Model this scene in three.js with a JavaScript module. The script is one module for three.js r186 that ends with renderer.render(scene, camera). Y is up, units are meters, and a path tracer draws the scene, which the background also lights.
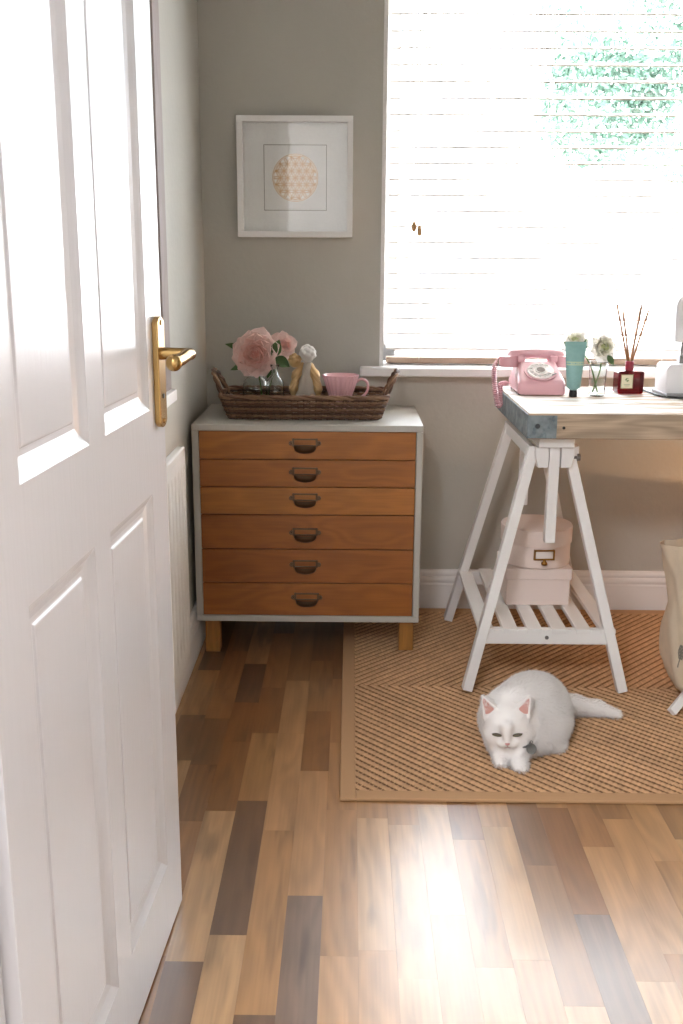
import * as THREE from 'three';
import { RoundedBoxGeometry } from 'three/addons/geometries/RoundedBoxGeometry.js';
import { mergeGeometries, mergeVertices } from 'three/addons/utils/BufferGeometryUtils.js';
import { RectAreaLightUniformsLib } from 'three/addons/lights/RectAreaLightUniformsLib.js';
import { MeshSurfaceSampler } from 'three/addons/math/MeshSurfaceSampler.js';
import { MarchingCubes } from 'three/addons/objects/MarchingCubes.js';

const scene = new THREE.Scene();
const R = THREE.MathUtils.degToRad;

// ---------- camera: a photographer standing in the hall, looking through the open door ----------
const camera = new THREE.PerspectiveCamera(2 * Math.atan(512 / 1010) * 180 / Math.PI, 683 / 1024, 0.05, 200);
camera.position.set(0, 1.16, 0);
camera.rotation.set(R(-13.9), R(0.5), R(0.35), 'YXZ');
scene.add(camera);

// ---------- sky: bright overcast daylight, the same all round ----------
scene.background = new THREE.Color().setRGB(0.92, 0.985, 1.08);
scene.backgroundIntensity = 6.0;
const renderer = new THREE.WebGLRenderer({ antialias: true });
renderer.toneMapping = THREE.LinearToneMapping;
renderer.toneMappingExposure = 3.3;
renderer.shadowMap.enabled = true;

// ---------- unseen panel light, added on the hall ceiling as front fill ----------
RectAreaLightUniformsLib.init();
const hallFill = new THREE.RectAreaLight('#f4f7ff', 22, 0.56, 0.7);
hallFill.position.set(-0.63, 2.385, 0.30); hallFill.rotation.x = -Math.PI / 2; scene.add(hallFill);

// ---------- helpers ----------
function rng(seed) { let s = seed >>> 0; return () => { s = (s + 0x6D2B79F5) | 0; let t = Math.imul(s ^ (s >>> 15), 1 | s); t = (t + Math.imul(t ^ (t >>> 7), 61 | t)) ^ t; return ((t ^ (t >>> 14)) >>> 0) / 4294967296; }; }
function hash(x, y, s) { let h = Math.imul(x, 374761393) ^ Math.imul(y, 668265263) ^ Math.imul(s, 2147483647 - 1013904223); h = Math.imul(h ^ (h >>> 13), 1274126177); h = Math.imul(h ^ (h >>> 15), 2246822519); return ((h ^ (h >>> 16)) >>> 0) / 4294967296; }
const sm = t => t * t * (3 - 2 * t);
const mixn = (a, b, t) => a + (b - a) * t;
const clamp = (x, a = 0, b = 1) => Math.min(b, Math.max(a, x));
const sstep = (a, b, x) => sm(clamp((x - a) / (b - a)));
function vnoise(x, y, px, py, s) {           // value noise that repeats after px, py cells
  const xi = Math.floor(x), yi = Math.floor(y), fx = sm(x - xi), fy = sm(y - yi);
  const w = (i, p) => ((i % p) + p) % p;
  const a = hash(w(xi, px), w(yi, py), s), b = hash(w(xi + 1, px), w(yi, py), s), c = hash(w(xi, px), w(yi + 1, py), s), d = hash(w(xi + 1, px), w(yi + 1, py), s);
  return mixn(mixn(a, b, fx), mixn(c, d, fx), fy);
}
function fbm(u, v, nx, ny, oct, s) { let a = 0, k = 0.5, n = 0; for (let o = 0; o < oct; o++) { a += k * vnoise(u * nx, v * ny, nx, ny, s + o); n += k; k *= 0.55; nx *= 2; ny *= 2; } return a / n; }
function tex(w, h, fn, srgb = true) {        // fn(u, v) -> [r, g, b] in 0..1
  const d = new Uint8Array(w * h * 4);
  for (let j = 0; j < h; j++) for (let i = 0; i < w; i++) { const c = fn((i + 0.5) / w, (j + 0.5) / h), k = (j * w + i) * 4; d[k] = clamp(c[0]) * 255; d[k + 1] = clamp(c[1]) * 255; d[k + 2] = clamp(c[2]) * 255; d[k + 3] = 255; }
  const t = new THREE.DataTexture(d, w, h); t.wrapS = t.wrapT = THREE.RepeatWrapping; t.magFilter = THREE.LinearFilter; t.minFilter = THREE.LinearMipmapLinearFilter; t.generateMipmaps = true;
  if (srgb) t.colorSpace = THREE.SRGBColorSpace; t.needsUpdate = true; return t;
}
const grey = (w, h, fn) => tex(w, h, (u, v) => { const g = fn(u, v); return [g, g, g]; }, false);
const mat = (color, roughness = 0.6, o = {}) => new THREE.MeshStandardMaterial({ color, roughness, ...o });
const phys = (color, roughness, o = {}) => new THREE.MeshPhysicalMaterial({ color, roughness, ...o });

const taken = {};
function numbered(n) { taken[n] = (taken[n] ?? -1) + 1; return taken[n] ? `${n}_${String(taken[n]).padStart(3, '0')}` : n; }
function shade(o) { o.traverse(m => { if (m.isMesh) { m.castShadow = true; m.receiveShadow = true; } }); return o; }
function thing(name, label, category, pos = [0, 0, 0], turn = 0, group) { const o = new THREE.Group(); o.name = numbered(name); o.position.set(...pos); o.rotation.y = turn; o.userData = { label, category }; if (group) o.userData.group = group; scene.add(o); return o; }
function struct(name) { const o = new THREE.Group(); o.name = name; o.userData = { kind: 'structure' }; scene.add(o); return o; }
function part(name, g, m, parent, pos, rot) { const o = new THREE.Mesh(g, m); o.name = name; if (pos) o.position.set(...pos); if (rot) o.rotation.set(...rot); parent.add(o); return o; }
function single(name, g, m, label, category, pos, group) { const o = new THREE.Mesh(g, m); o.name = numbered(name); if (pos) o.position.set(...pos); o.userData = { label, category }; if (group) o.userData.group = group; scene.add(o); return o; }
// texture coordinates in metres: u runs along the grain axis
function uvm(g, along = 'x', ou = 0, ov = 0) {
  if (g.index) g = g.toNonIndexed();
  const p = g.attributes.position, n = g.attributes.normal, uv = new Float32Array(p.count * 2);
  for (let f = 0; f < p.count; f += 3) {
    let nx = 0, ny = 0, nz = 0; for (let k = 0; k < 3; k++) { nx += Math.abs(n.getX(f + k)); ny += Math.abs(n.getY(f + k)); nz += Math.abs(n.getZ(f + k)); }
    const ax = nx > ny && nx > nz ? 'x' : ny > nz ? 'y' : 'z';
    for (let k = 0; k < 3; k++) { const i = f + k, P = { x: p.getX(i), y: p.getY(i), z: p.getZ(i) }; const r = ['x', 'y', 'z'].filter(a => a !== ax); const ua = r.includes(along) ? along : r[0], va = r.find(a => a !== ua); uv[2 * i] = P[ua] + ou; uv[2 * i + 1] = P[va] + ov; }
  }
  g.setAttribute('uv', new THREE.BufferAttribute(uv, 2)); return g;
}
const bx = (w, h, d, r = 0.003, along = 'x', ou = 0, ov = 0) => uvm(r > 0 ? new RoundedBoxGeometry(w, h, d, 2, Math.min(r, w / 2.01, h / 2.01, d / 2.01)) : new THREE.BoxGeometry(w, h, d), along, ou, ov);
function span(x0, x1, y0, y1, z0, z1, r = 0.003, along = 'x') { const g = bx(x1 - x0, y1 - y0, z1 - z0, r, along, (x0 + x1) / 2, (y0 + z0) / 2); g.translate((x0 + x1) / 2, (y0 + y1) / 2, (z0 + z1) / 2); return g; }
const cyl = (r0, r1, h, n = 24) => new THREE.CylinderGeometry(r1, r0, h, n);
const tube = (pts, r, seg = 24, rad = 8, closed = false) => new THREE.TubeGeometry(new THREE.CatmullRomCurve3(pts.map(p => new THREE.Vector3(...p)), closed), seg, r, rad, closed);
const lathe = (pts, n = 40) => new THREE.LatheGeometry(pts.map(p => new THREE.Vector2(...p)), n);
function bar(a, b, w, d, r = 0.002) {        // square bar between two points, w wide (x), d deep (z)
  const A = new THREE.Vector3(...a), B = new THREE.Vector3(...b), L = A.distanceTo(B);
  const g = bx(w, L, d, r, 'y'); const q = new THREE.Quaternion().setFromUnitVectors(new THREE.Vector3(0, 1, 0), B.clone().sub(A).normalize());
  g.applyQuaternion(q); const c = A.add(B).multiplyScalar(0.5); g.translate(c.x, c.y, c.z); return g;
}
function merge(list) { return mergeGeometries(list.map(g => { g = g.index ? g.toNonIndexed() : g; for (const k of Object.keys(g.attributes)) if (!['position', 'normal', 'uv'].includes(k)) g.deleteAttribute(k); if (!g.attributes.uv) g.setAttribute('uv', new THREE.BufferAttribute(new Float32Array(g.attributes.position.count * 2), 2)); return g; })); }
// surface between rings of points (each ring the same count)
function loft(rings, closed = true, capA = false, capB = false) {
  const n = rings[0].length, pos = [], uv = [], idx = [], m = closed ? n : n - 1;
  rings.forEach((r, j) => r.forEach((p, i) => { pos.push(...p); uv.push(i / n, j / rings.length); }));
  for (let j = 0; j + 1 < rings.length; j++) for (let i = 0; i < m; i++) { const a = j * n + i, b = j * n + (i + 1) % n, c = a + n, d = b + n; idx.push(a, b, d, a, d, c); }
  const cap = (j, flip) => { const c = [0, 0, 0]; rings[j].forEach(p => p.forEach((v, k) => c[k] += v / n)); const ci = pos.length / 3; pos.push(...c); uv.push(0.5, 0.5); const base = pos.length / 3; rings[j].forEach(p => { pos.push(...p); uv.push(0, 0); }); for (let i = 0; i < n; i++) { const a = base + i, b = base + (i + 1) % n; flip ? idx.push(ci, b, a) : idx.push(ci, a, b); } };
  if (capA) cap(0, true); if (capB) cap(rings.length - 1, false);
  const g = new THREE.BufferGeometry(); g.setAttribute('position', new THREE.Float32BufferAttribute(pos, 3)); g.setAttribute('uv', new THREE.Float32BufferAttribute(uv, 2)); g.setIndex(idx); g.computeVertexNormals(); return g;
}
// mesh of a signed distance field inside a cube
function field(c, half, res, f) {
  const mc = new MarchingCubes(res, new THREE.MeshStandardMaterial(), false, false, 400000); mc.isolation = 0;
  const hs = res / 2; let k = 0;
  for (let z = 0; z < res; z++) for (let y = 0; y < res; y++) for (let x = 0; x < res; x++) mc.field[k++] = -f(c[0] + (x - hs) / hs * half, c[1] + (y - hs) / hs * half, c[2] + (z - hs) / hs * half);
  mc.update();
  let g = new THREE.BufferGeometry(); const n = mc.count, p = mc.positionArray.slice(0, n * 3);
  for (let i = 0; i < n; i++) for (let a = 0; a < 3; a++) p[3 * i + a] = p[3 * i + a] * half + c[a];
  g.setAttribute('position', new THREE.BufferAttribute(p, 3)); g = mergeVertices(g, half * 1e-4);
  const P = g.attributes.position, N = new Float32Array(P.count * 3), e = half / res;
  for (let i = 0; i < P.count; i++) { const x = P.getX(i), y = P.getY(i), z = P.getZ(i); const v = new THREE.Vector3(f(x + e, y, z) - f(x - e, y, z), f(x, y + e, z) - f(x, y - e, z), f(x, y, z + e) - f(x, y, z - e)).normalize(); N.set([v.x, v.y, v.z], 3 * i); }
  g.setAttribute('normal', new THREE.BufferAttribute(N, 3)); g.setAttribute('uv', new THREE.BufferAttribute(new Float32Array(P.count * 2).map((_, i) => i % 2 ? P.getY(i >> 1) + P.getZ(i >> 1) * 0.6 : P.getX(i >> 1) + P.getZ(i >> 1) * 0.4), 2));
  return g;
}
const smin = (a, b, k) => { const h = clamp(0.5 + 0.5 * (b - a) / k); return mixn(b, a, h) - k * h * (1 - h); };
function capsule(x, y, z, a, b, ra, rb) { const bx_ = b[0] - a[0], by = b[1] - a[1], bz = b[2] - a[2], px = x - a[0], py = y - a[1], pz = z - a[2]; const t = clamp((px * bx_ + py * by + pz * bz) / (bx_ * bx_ + by * by + bz * bz || 1)); return Math.hypot(px - bx_ * t, py - by * t, pz - bz * t) - mixn(ra, rb, t); }
const ell = (x, y, z, c, r) => { const k0 = Math.hypot((x - c[0]) / r[0], (y - c[1]) / r[1], (z - c[2]) / r[2]), k1 = Math.hypot((x - c[0]) / r[0] ** 2, (y - c[1]) / r[1] ** 2, (z - c[2]) / r[2] ** 2); return k1 < 1e-9 ? -Math.min(...r) : k0 * (k0 - 1) / k1; };

// ---------- shared textures ----------
function grainAt(u, v, s, nv) {               // u along the grain, v across; 0..1
  const w = fbm(u, v, 3, 6, 3, s) * 1.6 + fbm(u, v, 2, 3, 2, s + 9);
  const ring = 0.5 + 0.5 * Math.sin((v * nv + w * 3.2) * Math.PI * 2);
  const fib = fbm(u, v, 12, 180, 2, s + 20);
  return 0.45 * ring + 0.55 * fib;
}
const knots = [];
const grainTex = tex(1024, 512, (u, v) => { const g = grainAt(u, v, 3, 12), b = fbm(u, v, 10, 24, 3, 41); const st = sstep(0.62, 0.8, fbm(u, v, 5, 14, 4, 55)); const k = 0.84 + 0.14 * g + 0.14 * (b - 0.5) - 0.16 * st; let d = 1; for (const [ku, kv, ks] of knots) { const q = Math.hypot((u - ku) * 1.6, (v - kv) * 0.62 * 2.2 + 0.004 * Math.sin(u * 90)); d = Math.min(d, 1 - ks * Math.exp(-((q / 0.012) ** 2)) - 0.25 * ks * Math.exp(-(((q - 0.026) / 0.006) ** 2))); } return [k * d, k * d * 0.99, k * d * 0.975]; });
grainTex.repeat.set(1 / 1.6, 1 / 0.62);
const fineWoodTex = tex(512, 512, (u, v) => { const g = grainAt(u, v, 8, 5), k = 0.84 + 0.16 * g; return [k, k * 0.985, k * 0.96]; });
fineWoodTex.repeat.set(1 / 0.9, 1 / 0.5);
const plasterBump = grey(512, 512, (u, v) => fbm(u, v, 40, 40, 4, 5)); plasterBump.repeat.set(2, 2);
const brushBump = grey(256, 256, (u, v) => fbm(u, v, 6, 90, 3, 15)); brushBump.repeat.set(2, 2);
const wallTex = tex(256, 256, (u, v) => { const k = 0.965 + 0.05 * fbm(u, v, 6, 6, 4, 31); return [k, k, k]; }); wallTex.repeat.set(0.7, 0.7);

const M = {
  wall: mat('#bab7ad', 0.75, { map: wallTex, bumpMap: plasterBump, bumpScale: 0.0006 }),
  white: mat('#e9e7e4', 0.42, { bumpMap: brushBump, bumpScale: 0.00015 }),
  door: mat('#dddde0', 0.26, { bumpMap: brushBump, bumpScale: 0.00025 }),
  ceil: mat('#ecebe8', 0.8), plastic: mat('#eeeeee', 0.3),
  brass: mat('#bb9a63', 0.25, { metalness: 1 }), bronze: mat('#6a5744', 0.36, { metalness: 0.85 }), steel: mat('#8c8c8c', 0.35, { metalness: 1 }),
  blindSlat: mat('#e9e4de', 0.5), radiator: mat('#e6e3dd', 0.4),
  black: mat('#1c1b1b', 0.5),
  pane: phys('#ffffff', 0.0, { transmission: 1, thickness: 0, ior: 1.45 }),
};
// ---------- the room ----------
const WZ = -3.3255, LX = -0.475, RX = 2.45, FZ = -0.90, CH = 2.42, HZ = 1.5, HL = -1.1, HR = 1.5;
const win = { x0: 0.092, x1: 1.95, y0: 0.815, y1: 2.1 };
{ const w = struct('wall_back');
  part('wall_panel', merge([span(LX - 0.2, win.x0, -0.1, CH, WZ - 0.26, WZ, 0), span(win.x1, RX + 0.2, -0.1, CH, WZ - 0.26, WZ, 0), span(win.x0, win.x1, -0.1, win.y0, WZ - 0.26, WZ, 0), span(win.x0, win.x1, win.y1, CH, WZ - 0.26, WZ, 0)]), M.wall, w);
  // white painted reveals of the window opening
  part('reveal', merge([span(win.x0 - 0.001, win.x0 + 0.012, win.y0, win.y1, WZ - 0.19, WZ + 0.0015, 0.001), span(win.x1 - 0.012, win.x1 + 0.001, win.y0, win.y1, WZ - 0.19, WZ + 0.0015, 0.001), span(win.x0, win.x1, win.y1 - 0.012, win.y1 + 0.001, WZ - 0.19, WZ + 0.0015, 0.001)]), M.white, w);
}
{ const w = struct('wall_left'); part('wall_panel', span(LX - 0.2, LX, -0.1, CH, WZ, FZ, 0, 'z'), M.wall, w); }
{ const w = struct('wall_right'); part('wall_panel', span(RX, RX + 0.2, -0.1, CH, WZ, FZ + 0.12, 0, 'z'), M.wall, w); }
const DX0 = -0.362, DX1 = 0.42, DH = 2.02;
{ const w = struct('wall_front'); part('wall_panel', merge([span(HL - 0.2, DX0 - 0.03, -0.1, CH, FZ, FZ + 0.12, 0), span(DX1 + 0.03, RX, -0.1, CH, FZ, FZ + 0.12, 0), span(DX0 - 0.03, DX1 + 0.03, DH + 0.03, CH, FZ, FZ + 0.12, 0)]), M.wall, w); }
{ const w = struct('ceiling'); part('ceiling_panel', span(HL - 0.3, RX + 0.3, CH, CH + 0.15, WZ - 0.3, HZ + 0.3, 0), M.ceil, w); }
// hall behind the photographer
{ const w = struct('wall_hall'); part('wall_panel', merge([span(HL - 0.2, HL, -0.1, CH, FZ + 0.12, HZ, 0), span(HR, HR + 0.2, -0.1, CH, FZ + 0.12, HZ, 0), span(HL - 0.2, HR + 0.2, -0.1, CH, HZ, HZ + 0.15, 0)]), M.ceil, w); }
{ const L = thing('hall_fill_panel', 'unseen flat white panel light added on the hall ceiling as front fill', 'light'); part('frame', span(-0.93, -0.33, 2.392, CH - 0.0005, -0.07, 0.67, 0.004), M.plastic, L); part('diffuser', span(-0.91, -0.35, 2.388, 2.3925, -0.05, 0.65, 0), mat('#ffffff', 0.6, { emissive: '#f4f7ff', emissiveIntensity: 1.5 }), L); }  // added out of view to fill the room through the doorway
// door lining and stop
{ const t = struct('trim_1'); const z0 = FZ - 0.012, z1 = FZ + 0.13;
  part('jamb', merge([span(DX0 - 0.03, DX0, 0, DH + 0.03, z0, z1)]), M.door, t); part('jamb', span(DX1, DX1 + 0.03, 0, DH + 0.03, z0, z1), M.door, t); part('head', span(DX0, DX1, DH, DH + 0.03, z0, z1), M.door, t);
  part('architrave', span(DX1 + 0.012, DX1 + 0.075, 0, DH + 0.07, FZ - 0.016, FZ, 0.004), M.door, t);
}
// skirting boards
function skirting(name, L, pos, turn) {
  const s = new THREE.Shape(); s.moveTo(0, 0); s.lineTo(0.019, 0); s.lineTo(0.019, 0.088); s.lineTo(0.0165, 0.094); s.lineTo(0.0185, 0.100); s.quadraticCurveTo(0.019, 0.112, 0.012, 0.116); s.lineTo(0.0135, 0.122); s.quadraticCurveTo(0.012, 0.136, 0.004, 0.138); s.lineTo(0, 0.138); s.closePath();
  const g = uvm(new THREE.ExtrudeGeometry(s, { depth: L, bevelEnabled: false, curveSegments: 6 }), 'z'); const o = new THREE.Mesh(g, M.white); o.name = name; o.position.set(...pos); o.rotation.y = turn; o.userData = { kind: 'structure' }; scene.add(o);
}
skirting('baseboard_back', RX - LX, [RX, 0, WZ], -Math.PI / 2);
skirting('baseboard_left', FZ - WZ - 0.01, [LX, 0, WZ], 0);

// ---------- the window: sill, frame, panes ----------
{ const w = struct('window_1');
  part('window_sill', span(0.028, 2.05, 0.802, 0.830, WZ - 0.19, WZ + 0.062, 0.006), M.white, w);
  const z0 = WZ - 0.24, z1 = WZ - 0.185, f = 0.06, y0 = 0.83;
  part('window_frame', merge([span(win.x0, win.x0 + f, y0, win.y1, z0, z1, 0.004), span(win.x1 - f, win.x1, y0, win.y1, z0, z1, 0.004), span(win.x0, win.x1, y0, y0 + f, z0, z1, 0.004), span(win.x0, win.x1, win.y1 - f, win.y1, z0, z1, 0.004), span(1.25, 1.25 + f, y0, win.y1, z0, z1, 0.004)]), M.plastic, w);
  part('pane', span(win.x0 + f, 1.25, y0 + f, win.y1 - f, z0 + 0.022, z0 + 0.026, 0), M.pane, w); part('pane', span(1.25 + f, win.x1 - f, y0 + f, win.y1 - f, z0 + 0.022, z0 + 0.026, 0), M.pane, w);
}
// ---------- floor: laminate with 66 mm strips ----------
const tones = ['#b88d60', '#a5774a', '#c19a6e', '#8f6238', '#70523a', '#7f6654', '#987048', '#b08455', '#85603d', '#674d3b'];
const plankMats = tones.map(c => phys(c, 0.36, { map: grainTex, clearcoat: 1, clearcoatRoughness: 0.24, ior: 1.75 }));
{ const F = struct('floor'); const r = rng(11);
  part('subfloor', span(HL - 0.3, RX + 0.2, -0.15, -0.0085, WZ - 0.26, HZ + 0.15, 0), mat('#5a4330', 0.9), F);
  const P = 0.066, X0 = -0.2435;               // a joint runs at x = -0.2435
  // strips read off the photograph: column -> [z of the near ends..., tones]; z falls away from the camera
  const seen = {
    '-3': [[-2.75, 4], [-2.45, 7], [-2.2, 8]],
    '-2': [[-2.9, 6], [-2.62, 1], [-2.43, 1], [-2.18, 8], [-1.93, 3], [-1.5, 1]],
    '-1': [[-2.80, 0], [-2.53, 4], [-2.30, 3], [-1.973, 3], [-1.486, 2], [-1.13, 4]],
    1: [[-2.628, 1], [-2.348, 3], [-2.017, 7], [-1.557, 4], [-1.14, 2]],
    2: [[-2.68, 6], [-2.348, 0], [-1.898, 0], [-1.362, 7], [-1.0, 4]],
    3: [[-2.479, 6], [-2.155, 3], [-1.674, 0], [-1.16, 5]],
    4: [[-2.3, 1], [-1.982, 7], [-1.504, 7], [-1.1, 0]],
    5: [[-2.2, 1], [-1.95, 7], [-1.52, 2], [-1.1, 0]],
    6: [[-2.1, 0], [-1.925, 7], [-1.45, 2], [-1.0, 2]],
    7: [[-2.0, 0], [-1.62, 2], [-1.2, 0]],
    8: [[-1.871, 3], [-1.48, 7], [-1.05, 2]],
    9: [[-1.921, 0], [-1.50, 2], [-1.05, 0]],
    10: [[-1.781, 8], [-1.39, 6], [-1.0, 2]],
    11: [[-1.627, 3], [-1.24, 5]],
    12: [[-1.849, 1], [-1.45, 0], [-1.1, 2]],
    13: [[-1.957, 6], [-1.52, 0], [-1.1, 1]],
    14: [[-1.80, 0], [-1.4, 7]],
    15: [[-1.88, 6], [-1.42, 2], [-1.05, 0]],
  };
  const mk = (col, za, zb, tone, bag) => {
    const x0 = X0 + col * P, L = zb - za; if (L < 0.02) return;
    const g = new THREE.BoxGeometry(P - 0.0002, 0.008, L - 0.0002); const u = uvm(g, 'z', r() * 3, r() * 2); u.translate(x0 + P / 2, -0.004, (za + zb) / 2);
    if (bag) (bag[tone] ??= []).push(u); else part('plank', u, plankMats[tone], F);
  };
  const rest = {}; const far = WZ, near = FZ + 0.12;
  for (let col = -4; col < 40; col++) {
    const key = col <= -1 ? String(col) : String(col + 1); const list = (seen[key] || []).map(a => [...a]);
    if (X0 + col * P > RX) break;
    let z = far; const bounds = [];
    // far continuation behind the first digitised strip
    const first = list.length ? list[0][0] : far + r() * 0.4; let zz = first; const pre = []; while (zz > far) { zz -= 0.32 + r() * 0.18; pre.unshift(Math.max(zz, far)); }
    let a = far; for (const b of pre.slice(1).concat([first])) { bounds.push([a, b, list.length ? (bounds.length || pre.length > 1 ? Math.floor(r() * 9) : list[0][1]) : Math.floor(r() * 9)]); a = b; }
    if (list.length) bounds[bounds.length - 1][2] = list[0][1];
    for (const [b, t] of list.slice(1)) { bounds.push([a, b, t]); a = b; }
    while (a < near) { const b = Math.min(a + 0.34 + r() * 0.18, near); bounds.push([a, b, Math.floor(r() * 9)]); a = b; }
    for (const [p, q, t] of bounds) { const xm = X0 + (col + 0.5) * P; const inView = q > -3.3 && p < -1.2 && xm < 0.75 && xm > LX - 0.03 && !(xm > 0.05 && q < -2.06); mk(col, p, q, t, inView ? null : rest); }
  }
  for (let x = HL; x < HR; x += P) { let z = FZ + 0.12; while (z < HZ) { const b = Math.min(z + 0.45, HZ); mk((x - X0) / P, z, b, Math.floor(r() * 9), rest); z = b; } }
  for (const t of Object.keys(rest)) { const o = part('planks_out_of_view', merge(rest[t]), plankMats[t], F); o.userData.kind = 'stuff'; }
}
// ---------- door ----------
{ const D = struct('door_1'); const a = R(3), W = 0.735, T = 0.038, H = 1.985;
  // local frame: the latch edge at x = 0, the hinge at x = -W, y up, z out of the face the camera sees
  D.position.set(-0.307, 0.006, -1.65); D.rotation.y = Math.PI / 2 - a;
  const st = 0.097, ms = 0.333, me = 0.402, e = 0.638, r0 = 0.134, r1 = 0.797, r2 = 0.929, r3 = 1.86;
  const holes = [[-ms, -st, r0, r1], [-e, -me, r0, r1], [-ms, -st, r2, r3], [-e, -me, r2, r3]];
  const s = new THREE.Shape(); s.moveTo(-W, 0); s.lineTo(0, 0); s.lineTo(0, H); s.lineTo(-W, H); s.closePath();
  for (const [x0, x1, y0, y1] of holes) { const h = new THREE.Path(); h.moveTo(x0, y0); h.lineTo(x0, y1); h.lineTo(x1, y1); h.lineTo(x1, y0); h.closePath(); s.holes.push(h); }
  const g = uvm(new THREE.ExtrudeGeometry(s, { depth: T - 0.002, bevelEnabled: true, bevelThickness: 0.001, bevelSize: 0.001, bevelSegments: 2 }), 'y'); g.translate(0, 0, -T + 0.001);
  part('leaf', g, M.door, D);
  for (const [x0, x1, y0, y1] of holes) {
    const q = (i, z) => [[x0 + i, y0 + i, z], [x1 - i, y0 + i, z], [x1 - i, y1 - i, z], [x0 + i, y1 - i, z]];
    const ring = [[-0.003, -0.0015], [0.001, -0.0006], [0.006, -0.003], [0.014, -0.0075], [0.024, -0.0105], [0.029, -0.0108], [0.0315, -0.0105], [0.034, -0.0085], [0.036, -0.008]].map(([i, z]) => q(i, z));
    const rings = []; for (let k = 0; k + 1 < ring.length; k++) rings.push(uvm(loft([ring[k], ring[k + 1]]).toNonIndexed(), 'y')); 
    const c = ring[ring.length - 1]; const f = new THREE.BufferGeometry(); f.setAttribute('position', new THREE.Float32BufferAttribute([...c[0], ...c[1], ...c[2], ...c[0], ...c[2], ...c[3]], 3)); f.computeVertexNormals();
    const back = uvm(new THREE.BoxGeometry(x1 - x0, y1 - y0, 0.012)); back.translate((x0 + x1) / 2, (y0 + y1) / 2, -0.02);
    const G = merge([...rings.map(t => { t.computeVertexNormals(); return t; }), uvm(f, 'y'), back]); part('panel', G, M.door, D);
  }
  // brass lever handle on a long backplate
  const hx = -0.043, hy = 1.012; const hd = part('handle_plate', (() => { const w = 0.04, y0 = 0.897, y1 = 1.068, p = new THREE.Shape(); p.moveTo(hx - w / 2, y0 + 0.008); p.quadraticCurveTo(hx, y0 - 0.008, hx + w / 2, y0 + 0.008); p.lineTo(hx + w / 2, y1 - 0.008); p.quadraticCurveTo(hx, y1 + 0.008, hx - w / 2, y1 - 0.008); p.closePath(); return new THREE.ExtrudeGeometry(p, { depth: 0.006, bevelEnabled: true, bevelThickness: 0.002, bevelSize: 0.002, bevelSegments: 3 }); })(), M.brass, D, [0, 0, 0.002]);
  const neck = cyl(0.010, 0.009, 0.045); neck.rotateX(Math.PI / 2); neck.translate(hx, hy, 0.03);
  const lev = tube([[hx, hy, 0.05], [hx - 0.006, hy, 0.056], [hx - 0.03, hy + 0.002, 0.058], [hx - 0.07, hy - 0.002, 0.056], [hx - 0.105, hy - 0.004, 0.053]], 0.0095, 24, 12); const knob = new THREE.SphereGeometry(0.0125, 20, 14); knob.translate(hx - 0.107, hy - 0.004, 0.053);
  part('lever', merge([neck, lev, knob]), M.brass, D);
  for (const y of [0.905, 1.06]) { const sc = cyl(0.004, 0.004, 0.003, 12); sc.rotateX(Math.PI / 2); part('screw', sc, M.brass, D, [hx, y, 0.0105]); }
  const kh = cyl(0.004, 0.004, 0.002, 12); kh.rotateX(Math.PI / 2); part('keyhole', kh, M.black, D, [hx, 0.945, 0.0105]);
  for (const y of [0.25, 1.75]) part('hinge', cyl(0.006, 0.006, 0.09, 12), M.steel, D, [-W - 0.004, y, 0.004]);
}
// ---------- venetian blind ----------
{ const B = thing('venetian_blind', 'white venetian blind lowered over the window with open slats', 'blind');
  const z = WZ - 0.085, x0 = 0.116, x1 = 1.93, pitch = 0.0486;
  const ring = []; for (const x of [x0, x1]) { const r = []; const n = 8; for (let i = 0; i <= n; i++) { const t = i / n - 0.5; r.push([x, 0.0035 * (1 - 4 * t * t), t * 0.048]); } for (let i = n; i >= 0; i--) { const t = i / n - 0.5; r.push([x, 0.0035 * (1 - 4 * t * t) - 0.0034, t * 0.048]); } ring.push(r); }
  const sg = loft(ring, true, true, true);
  for (let y = 0.888; y < 2.03; y += pitch) part('slat', sg, M.blindSlat, B, [0, y, z], [R(12), 0, 0]);
  part('bottom_rail', span(x0, x1, 0.834, 0.854, z - 0.026, z + 0.026, 0.004), mat('#b79c84', 0.5), B);
  part('headrail', span(x0, x1, 2.035, 2.088, z - 0.03, z + 0.03, 0.004), M.white, B);
  for (const x of [0.225, 0.62, 1.03, 1.43, 1.83]) for (const dz of [-0.0255, 0.0255]) part('ladder_cord', tube([[x, 0.845, z + dz], [x, 2.04, z + dz]], 0.0008, 2, 5), M.white, B);
  for (const [x, y] of [[0.198, 1.272], [0.216, 1.258]]) { const c = part('pull_cord', tube([[x, y + 0.02, z + 0.036], [x, 2.04, z + 0.034]], 0.0009, 2, 5), M.white, B); part('acorn', lathe([[0, -0.016], [0.005, -0.016], [0.0085, -0.008], [0.0085, 0.004], [0.005, 0.012], [0.002, 0.018], [0, 0.019]], 16), mat('#a98456', 0.5), c, [x, y, z + 0.036]); }
}
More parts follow.
